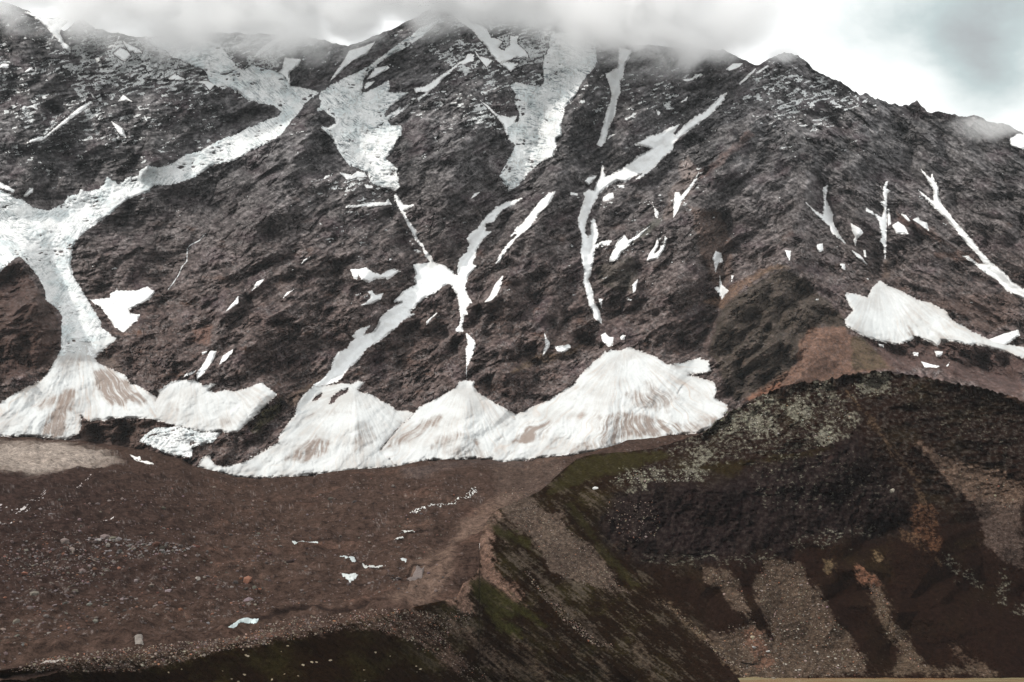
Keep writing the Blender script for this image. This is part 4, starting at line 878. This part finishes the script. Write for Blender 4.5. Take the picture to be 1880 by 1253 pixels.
# ------------------------------------------------------------------ stones
ICO_V = None
def ico(sub):
    import bmesh
    bm = bmesh.new(); bmesh.ops.create_icosphere(bm, subdivisions=sub, radius=1); bm.verts.ensure_lookup_table()
    v = np.array([q.co[:] for q in bm.verts]); f = np.array([[q.index for q in p.verts] for p in bm.faces]); bm.free(); return v, f
IV1, IF1 = ico(1); IV2, IF2 = ico(2)
rs = np.random.RandomState(11)
def stone_shape(v, seed):
    r = np.random.RandomState(seed); w = v.copy()
    for k in range(7):                                  # cut planes: angular block
        n = r.normal(size=3); n /= np.linalg.norm(n); d = r.uniform(.45, .8); t = w@n-d
        w = w-np.outer(np.maximum(t, 0), n)
    return w*np.array([r.uniform(.8, 1.3), r.uniform(.7, 1.1), r.uniform(.55, .9)])
def stone_heap(name, pts, sizes, cols, label, cat):
    n = len(pts); nv, nf = len(IV1), len(IF1); shapes = [stone_shape(IV1, 100+k) for k in range(12)]
    V = np.zeros((n, nv, 3)); Fc = np.zeros((n, nf, 3), int); Cc = np.zeros((n, nv, 3))
    for i in range(n):
        a = rs.uniform(0, 6.28); c, q = math.cos(a), math.sin(a); w = shapes[i % 12]*sizes[i]
        V[i, :, 0] = w[:, 0]*c-w[:, 1]*q+pts[i, 0]; V[i, :, 1] = w[:, 0]*q+w[:, 1]*c+pts[i, 1]; V[i, :, 2] = w[:, 2]+pts[i, 2]+sizes[i]*.25
        Fc[i] = IF1+i*nv; Cc[i] = cols[i]
    o = make_mesh(name, V.reshape(-1, 3), Fc.reshape(-1, 3), M_BOULDER, Cc.reshape(-1, 3), smooth=False); tag(o, label, cat, kind='stuff')
def in_poly(poly, n, feather=6, keepf=None):
    p = np.array(poly); lo, hi = p.min(0)-feather, p.max(0)+feather; out = []; tries = 0
    while sum(map(len, out)) < n and tries < 60:
        q = rs.uniform(lo, hi, (n*3, 2)); d = sdf(poly, q[:, 0], q[:, 1])+feather*fbm(q[:, 0]/30, q[:, 1]/30, 3, 901+tries)
        q = q[d > 0]; out.append(q); tries += 1
    return np.concatenate(out)[:n]
def stone_cols(n, base=(.24,.20,.17), red=.12):
    c = np.array(base)[None]*rs.uniform(.35, 1.35, (n, 1))*(1+rs.normal(0, .06, (n, 3)))
    m = rs.rand(n) < red; c[m] *= np.array([1.1, .65, .5]); return np.clip(c, .02, .6)
# rubble along the crest of the moraine and on the near screes
parts = [(T(13, 60,1180,260,1090,560,1050,900,1010,1200,980,1500,950,1876,900,1876,985,1500,1045,1240,1115,900,1180,300,1180), 1500, 1.15),
 (T(14, 0,940,0,880,300,800,620,770,900,740,1100,740,1300,790,1400,740,1540,760,1500,860,1340,960,1200,1000,900,900,640,880,300,960), 1400, 1.05),
 (T(14, 1240,860,1500,1080,1700,1252,1500,1252,1300,1080,1000,960), 260, 1.),
 (T(15, 120,380,240,560,440,760,640,940,780,1010,640,1000,420,820,200,560), 500, .95),
 (T(15, 0,-60,120,-100,300,60,420,140,440,180,560,250,640,330,720,440,780,500,830,590,900,640,640,600,440,540,340,480,240,300,120,180), 900, .95),
 (T(15,1400,460,1560,480,1650,560,1700,700,1740,800,1760,880,1876,960)+T(16,0,560,100,420,250,400,340,440,400,560,520,680,540,780,600,820,640,900,760,1040,800,1130,760,1200,0,1260)+T(15,1700,1252,1480,1040,1500,900,1560,860,1700,840,1500,620,1400,560), 1500, 1.2),
 (T(16,780,560,905,570,900,620,960,700,980,830,1060,920,1120,1040,1200,1140,1150,1150,1020,1050,940,930,880,800), 200, 1.2),
 (T(12,1130,790,1330,880,1500,960,1700,1000,1876,1100,1876,1252,1550,1252,1440,1140,1330,1060), 500, 1.),
 (T(15, 1080,680,1200,740,1330,860,1480,1000,1620,1130,1700,1200,1560,1130,1360,930), 220, 1.),
 (T(11,1390,760,1440,680,1560,570,1700,540,1876,470,1876,560,1700,720,1500,760), 260, 1.5),
 (T(11,760,1060,900,990,1060,980,1140,1060,1300,960,1430,1020,1380,1060,1000,1090), 260, 1.5),
 (T(12,200,560,330,470,440,560,430,680,380,690,300,620), 150, 1.3), (T(12,-100,620,20,560,160,600,180,740,60,750,-80,700), 220, 1.4),
 (T(12,420,770,470,700,560,690,620,750,520,830,440,820), 130, 1.2), (T(12,680,400,820,320,960,320,980,440,880,480,760,470), 150, 1.3),
 (T(12,430,400,520,360,700,640,560,680,460,500), 120, 1.3),
 (T(15,700,0,1050,0,1100,160,1050,260,900,300,760,200), 220, 1.4)]
for k, (poly, n, sz) in enumerate(parts):
    q = in_poly(poly, n); Y = n_lookup(q[:, 0], q[:, 1]); P = np.stack(to_world(q[:, 0], q[:, 1], Y), -1)
    siz = sz*rs.lognormal(-.05, .42, len(q)); pale = k in (9, 10, 11, 12, 13, 14, 15)
    parts[k] = (P, siz, stone_cols(len(q), (.30,.285,.23) if pale else (.25,.20,.165), .03 if pale else .13))
stone_heap('rubble', np.concatenate([p[0] for p in parts]), np.concatenate([p[1] for p in parts]), np.concatenate([p[2] for p in parts]), 'loose rubble strewn along the moraine crest and the near screes', 'rubble')
q = np.concatenate([in_poly(T(13, -200,60,600,-60,1500,-160,1876,-100,1876,700,1300,850,600,860,0,1100,-300,1000), 2400), in_poly(T(14,-100,-200,1400,-200,1500,100,1300,300,1350,600,900,640,200,760,-100,780), 1100),
  in_poly(T(13, 300,250,800,230,1350,330,1300,400,900,400,600,560,200,480,0,400), 1300)])
X, Y, Z = v_world(q[:, 0], q[:, 1]); siz = 1.6*rs.lognormal(0, .6, len(q))
stone_heap('rubble', np.stack([X, Y, Z], -1), siz, stone_cols(len(q), (.16,.13,.12), .14), 'scattered small stones over the brown debris covered valley floor', 'rubble')
# single boulders
BM = []
for k in range(6):
    me_o = make_mesh('boulder', stone_shape(IV2, 300+k), IF2, M_BOULDER, np.tile(C(.2,.17,.16), (len(IV2), 1)), smooth=False); BM.append(me_o.data); bpy.data.objects.remove(me_o)
def boulder(u, v, r, col, label, group=None, near=False, k=0, mesh=None):
    u_, v_ = np.array([float(u)]), np.array([float(v)])
    P = to_world(u_, v_, n_lookup(u_, v_)) if near else v_world(u_, v_)
    me = mesh
    if me is None:
        me = BM[k % 6].copy(); a = me.color_attributes['tint']; n = len(me.vertices); c = np.ones((n, 4), np.float32); c[:, :3] = col; a.data.foreach_set('color', c.ravel())
    o = bpy.data.objects.new('boulder', me); COL.objects.link(o); o.location = [float(x[0]) for x in P]; o.location.z += r*.3
    o.scale = (r*1.25, r, r); o.rotation_euler = (0, 0, k*1.3); return tag(o, label, 'boulder', group), me
boulder(363, 1059, 7, C(.40,.36,.32), 'pale rounded boulder standing alone on the brown valley floor', k=1)
boulder(356, 1008, 7, C(.12,.05,.035), 'rust red boulder at the right end of the grey stone band', k=2)
boulder(363, 1014, 5, C(.13,.055,.04), 'smaller rust boulder just below the rust red one', k=3)
boulder(362, 1029, 5.5, C(.20,.16,.15), 'flat grey boulder between the rust boulders and the pale lone one', k=4)
boulder(534, 1035, 8.5, C(.035,.022,.02), 'dark boulder in the middle of the valley floor, lower right of two', k=5)
boulder(492, 1021, 9.5, C(.06,.03,.025), 'broad dark brown boulder left of the middle of the valley floor', k=0)
boulder(563, 1011, 6.5, C(.045,.028,.025), 'dark low boulder below the long white ice strip', k=1)
boulder(182, 1003, 6, C(.30,.27,.26), 'grey boulder at the left part of the stone band', k=2)
boulder(218, 997, 6.5, C(.24,.21,.21), 'light grey boulder near the start of the stone band', k=3)
boulder(295, 1109, 6, C(.16,.08,.055), 'reddish boulder low on the valley floor above the ice hollow', k=4)
boulder(250, 1089, 4, C(.25,.22,.2), 'small grey boulder above the reddish low boulder', k=5)
boulder(1093, 898, 7, C(.62,.62,.60), 'white boulder on the track between moraine and hill', near=True, k=2)
boulder(1382, 1172, 5.5, C(.40,.34,.24), 'yellowish boulder on the rusty scree above the lake', near=True, k=3)
boulder(1384, 1190, 4.5, C(.30,.29,.28), 'grey boulder under the yellowish one on the scree', near=True, k=4)
boulder(1410, 1197, 4, C(.42,.40,.38), 'pale boulder near the lake right of the yellowish one', near=True, k=5)
boulder(1639, 903, 8, C(.36,.33,.27), 'large pale block set in the dark cliff of the hill', near=True, k=1)
boulder(454, 1206, 3.0, C(.45,.38,.30), 'pale stone alone on the dark heath at the bottom left', near=True, k=0)
GR = [(in_poly(T(13, 480,270,800,240,1350,340,1300,400,900,390,560,320), 90), 3.6, C(.19,.17,.17), False, 'grey slab boulder in the stone band on the left valley floor', 'boulders of the grey stone band'),
      (in_poly(T(13, 0,300,500,200,900,500,900,700,300,760,0,640), 60), 2.9, C(.15,.12,.12), False, 'dark grey boulder scattered on the lower left valley floor', 'boulders of the lower left valley floor'),
      (in_poly(T(16, 40,860,560,800,740,1060,700,1180,60,1190), 45), 2.2, C(.30,.27,.23), True, 'pale stone lying on the scree apron above the lake', 'stones on the scree apron'),
      (in_poly(T(14, 0,1000,700,960,1200,1060,1300,1252,0,1252)+T(13,1000,1252,1000,1180,1700,1000), 26), 2.0, C(.34,.28,.20), True, 'pale stone scattered on the dark heath slope at the bottom', 'stones on the dark heath')]
for q, r, c, nr_, lab, grp in GR:
    protos = [None]*4
    for i, (u, v) in enumerate(q):
        o, protos[i % 4] = boulder(u, v, r*rs.uniform(.6, 1.35), c*(.75+.2*(i % 4)), lab, grp, nr_, i, protos[i % 4])

# ------------------------------------------------------------------ ice, snow and water on the valley floor; streams on the face
def vlayer(name, poly, mat, col, label, cat, lift=2.5, thr=None, scale=8., kind=None, edge=1.):
    p = np.array(poly, float); us = np.arange(p[:, 0].min()-4, p[:, 0].max()+4, .9); vs = np.arange(p[:, 1].min()-4, p[:, 1].max()+4, .5); U, V = np.meshgrid(us, vs)
    X, Y, Z = v_world(U, V); d = sdf(poly, U, V)+edge*fbm(X/14, Y/60, 3, 951)*2
    keep = d > 0
    if thr is not None: keep &= fbm(X/scale, Y/(scale*3.5), 4, 955, .7) > thr
    Z = Z+lift*np.clip(d/2, .1, 1)+.8*fbm(X/9, Y/30, 3, 957)
    n = fbm(X/16, Y/60, 3, 959)*.5+.5; cc = C(*col)*(.6+.7*n[..., None])
    i = np.arange(U.size).reshape(U.shape); k2 = keep[:-1, :-1] & keep[1:, :-1] & keep[1:, 1:] & keep[:-1, 1:]
    f = np.stack([i[:-1, :-1], i[1:, :-1], i[1:, 1:], i[:-1, 1:]], -1)[k2]
    if not len(f): return
    P, f, c = compact(np.stack([X, Y, Z], -1).reshape(-1, 3), f, cc.reshape(-1, 3)); tag(make_mesh(name, P, f, mat, c), label, cat, kind=kind)
I_ = (.46,.50,.49)
vlayer('ice_patch', T(14, 285,285,310,278,350,285,440,275,470,285,430,297,350,300,300,312), M_ICE, I_, 'long thin white ice strip in the middle of the valley floor', 'ice patch')
vlayer('ice_patch', T(14, 620,462,700,460,750,470,720,505,685,528,655,495), M_ICE, (.50,.53,.52), 'triangular white ice patch on the valley floor', 'ice patch')
vlayer('ice_patch', T(14, 595,355,640,358,700,385,730,405,715,418,680,400,640,370), M_ICE, (.40,.44,.44), 'small bluish ice sliver above the triangular ice patch', 'ice patch')
vlayer('ice_patch', T(14, 760,420,840,425,960,445,900,442,840,438,790,435), M_ICE, (.42,.42,.40), 'dull ice edge right of the triangular ice patch', 'ice patch')
vlayer('ice_patch', T(14, 1030,190,1100,205,1150,212,1130,220,1060,208), M_ICE, (.48,.48,.46), 'thin pale ice line near the moraine crest', 'ice patch')
vlayer('ice_patch', T(14, 990,250,1050,238,1055,246,1000,256), M_ICE, (.48,.48,.46), 'short ice dash below the thin ice line', 'ice patch')
vlayer('ice_patch', T(14, 1030,410,1080,415,1075,430,1040,428), M_ICE, (.42,.44,.44), 'small grey ice spot under the moraine wall', 'ice patch')
vlayer('ice_patch', T(13, 1620,860,1700,825,1740,830,1780,840,1700,850,1600,885,1560,890), M_ICE, (.40,.46,.46), 'bluish ice wedge beside the moraine rubble', 'ice patch')
vlayer('ice_patch', T(14, 0,835,60,825,40,850,0,850), M_ICE, (.5,.58,.58), 'small bluish ice fleck right of the ice wedge', 'ice patch')
vlayer('ice_patch', T(13, 925,955,990,950,980,990,1000,1020,930,1015), M_ICE, (.16,.135,.115), 'dirty white ice hollow at the lower left moraine foot', 'ice patch')
vlayer('ice_patch', T(13, 270,1065,340,1045,440,1050,440,1075,330,1078), M_ICE, (.30,.26,.23), 'grey ice bank at the left end of the moraine', 'ice patch')
vlayer('ice_patch', T(14, 1075,540,1150,460,1200,455,1190,500,1110,560), M_ICE, (.12,.09,.08), 'smooth grey ice wall below the moraine crest', 'ice patch')
vlayer('ice_patch', T(9, 870,892,960,905,1085,945,1060,945,950,925), M_SNOW, (.78,.76,.73), 'thin snow sliver on the brown slope below the icefall', 'snow patch', edge=.4)
vlayer('stream', T(10, 1140,1050,1300,1030,1280,1045,1160,1060)+T(14,0,0), M_ICE, (.3,.27,.26), 'x', 'stream') if False else None
vlayer('stream', T(10, 1400,1210,1480,1170,1520,1090,1570,1080,1560,1130,1500,1190,1430,1225,1330,1250)+T(14, 1300,55,1100,75,1060,60,1250,35), M_ICE, (.62,.62,.60), 'braided glittering meltwater stream below the largest snow cone', 'stream', thr=-.02, lift=1.2)
vlayer('stream', T(9, 0,1225,100,1240,180,1235,240,1190,300,1120,330,1125,260,1210,190,1252)+T(13, 150,50,120,70,40,20,0,10), M_ICE, (.46,.42,.41), 'pale braided stream at the far left of the valley floor', 'stream', thr=-.05, lift=1.2)
vlayer('stream', T(13, 0,130,50,145,100,120,90,150,40,160,0,150), M_ICE, (.46,.42,.41), 'pale stream bend below the far left braided stream', 'stream', thr=-.1, lift=1.2)
vlayer('stream', T(13, 660,135,730,105,800,92,790,105,730,120), M_ICE, (.5,.46,.45), 'short glitter of meltwater left of the valley centre', 'stream', thr=-.05, lift=1.)
vlayer('stream', T(9, 480,1125,560,1070,640,1030,630,1045,570,1090,500,1130), M_ICE, (.36,.31,.30), 'faint slanting rivulet on the upper left valley floor', 'stream', thr=0., lift=1.)
def ribbon(pts, w): 
    p = np.array(pts, float); d = np.gradient(p, axis=0); n = np.stack([-d[:, 1], d[:, 0]], -1); n /= np.linalg.norm(n, axis=1)[:, None]+1e-9
    return [tuple(x) for x in p+n*w/2]+[tuple(x) for x in (p-n*w/2)[::-1]]
def rib_layer(name, pts, w, label, cat):
    lay(name, ribbon(pts, w), M_SNOW, lambda U, V, x, z, d: np.broadcast_to(C(.55,.57,.58), U.shape+(3,)), bulge=.5, edge=.25, step=.45, rag=0, label=label, cat=cat)
rib_layer('waterfall', [(857,670),(856,684),(857,697)], 1.3, 'thin white waterfall dropping to the tip of the middle snow cone', 'waterfall')
rib_layer('stream', [(378,428),(366,442),(350,450),(344,456),(343,480),(334,490),(328,505),(318,520),(308,533)], 1.3, 'thin white torrent in the dark cleft of the left rock face', 'stream')
# ------------------------------------------------------------------ clouds resting on the summits
def cloud(u, v, Y, ru, rv, ry, dens, label, thr=.0, ns=1., seed=0., soft=1.):
    me = bpy.data.meshes.new('cloud'); import bmesh
    bm = bmesh.new(); bmesh.ops.create_icosphere(bm, subdivisions=4, radius=1)
    bm.to_mesh(me); bm.free()
    o = bpy.data.objects.new('cloud', me); COL.objects.link(o)
    o.location = to_world(u, v, Y); o.scale = (ru/F*Y, ry, rv/F*Y)
    m = bpy.data.materials.new('cloud_vapour'); m.use_nodes = True; nt = m.node_tree; N = nt.nodes; L = nt.links; N.clear()
    out = N.new('ShaderNodeOutputMaterial'); pv = N.new('ShaderNodeVolumePrincipled'); L.new(pv.outputs[0], out.inputs['Volume'])
    pv.inputs['Color'].default_value = (1, 1, 1, 1); pv.inputs['Anisotropy'].default_value = 0
    tc = N.new('ShaderNodeTexCoord'); ln = N.new('ShaderNodeVectorMath'); ln.operation = 'LENGTH'; L.new(tc.outputs['Object'], ln.inputs[0])
    ge = N.new('ShaderNodeNewGeometry'); mp = N.new('ShaderNodeMapping'); k = ns/330.
    mp.inputs['Scale'].default_value = (k, k, k*1.25); mp.inputs['Location'].default_value = (seed, seed*.7, seed*.3); L.new(ge.outputs['Position'], mp.inputs[0])
    n = N.new('ShaderNodeTexNoise'); n.inputs['Scale'].default_value = 1; n.inputs['Detail'].default_value = 6; n.inputs['Roughness'].default_value = .62; n.inputs['Distortion'].default_value = .4; L.new(mp.outputs[0], n.inputs['Vector'])
    a = N.new('ShaderNodeMath'); a.operation = 'MULTIPLY_ADD'; L.new(n.outputs['Fac'], a.inputs[0]); a.inputs[1].default_value = 3.4; a.inputs[2].default_value = -1.7-thr
    b = N.new('ShaderNodeMath'); b.operation = 'SUBTRACT'; b.inputs[0].default_value = .85; L.new(ln.outputs['Value'], b.inputs[1])
    b2 = N.new('ShaderNodeMath'); b2.operation = 'MULTIPLY'; L.new(b.outputs[0], b2.inputs[0]); b2.inputs[1].default_value = 1.6
    c = N.new('ShaderNodeMath'); c.operation = 'ADD'; L.new(a.outputs[0], c.inputs[0]); L.new(b2.outputs[0], c.inputs[1])
    mr = N.new('ShaderNodeMapRange'); mr.interpolation_type = 'SMOOTHSTEP'; mr.inputs['From Min'].default_value = 0; mr.inputs['From Max'].default_value = .9*soft
    mr.inputs['To Min'].default_value = 0; mr.inputs['To Max'].default_value = dens; L.new(c.outputs[0], mr.inputs['Value']); 
    ed = N.new('ShaderNodeMapRange'); ed.interpolation_type = 'SMOOTHSTEP'; ed.inputs['From Min'].default_value = .98; ed.inputs['From Max'].default_value = .62; L.new(ln.outputs['Value'], ed.inputs['Value'])
    dm = N.new('ShaderNodeMath'); dm.operation = 'MULTIPLY'; L.new(mr.outputs[0], dm.inputs[0]); L.new(ed.outputs[0], dm.inputs[1]); L.new(dm.outputs[0], pv.inputs['Density'])
    me.materials.append(m); tag(o, label, 'cloud')
cloud(430, -88, 7750, 650, 236, 450, .016, 'wide white cloud bank covering the ridge at the upper left', seed=1.3, thr=-.2)
cloud(935, -62, 7850, 330, 140, 350, .018, 'thin cloud wrapped round the highest central summit', seed=4.1, thr=-.2)
cloud(1190, -46, 7700, 330, 212, 380, .017, 'cloud hanging over the ridge between the central summit and the right peak', seed=7.7, thr=-.28)
cloud(1446, 100, 7850, 62, 26, 130, .008, 'small wisp of cloud on the rounded right peak', seed=2.2, ns=2)
cloud(1835, 232, 7500, 120, 44, 160, .004, 'low cloud wisp drifting over the far right skyline', seed=5.5, ns=1.6)
sc.cycles.volume_bounces = 20; sc.cycles.max_bounces = 22; sc.cycles.diffuse_bounces = 3; sc.cycles.volume_step_rate = .6
def haze():
    import bmesh
    bm = bmesh.new(); bmesh.ops.create_cube(bm, size=1); me = bpy.data.meshes.new('haze'); bm.to_mesh(me); bm.free()
    o = bpy.data.objects.new('haze', me); COL.objects.link(o)
    zs = (-2600, 2700); o.location = (0, 5800, sum(zs)/2); o.scale = (9600, 12600, zs[1]-zs[0])
    m = bpy.data.materials.new('haze_air'); m.use_nodes = True; N = m.node_tree.nodes; N.clear()
    out = N.new('ShaderNodeOutputMaterial'); pv = N.new('ShaderNodeVolumePrincipled'); m.node_tree.links.new(pv.outputs[0], out.inputs['Volume'])
    pv.inputs['Color'].default_value = (.88, .94, .97, 1); pv.inputs['Density'].default_value = 2.6e-6; pv.inputs['Anisotropy'].default_value = .2
    me.materials.append(m); tag(o, kind='stuff')
haze()
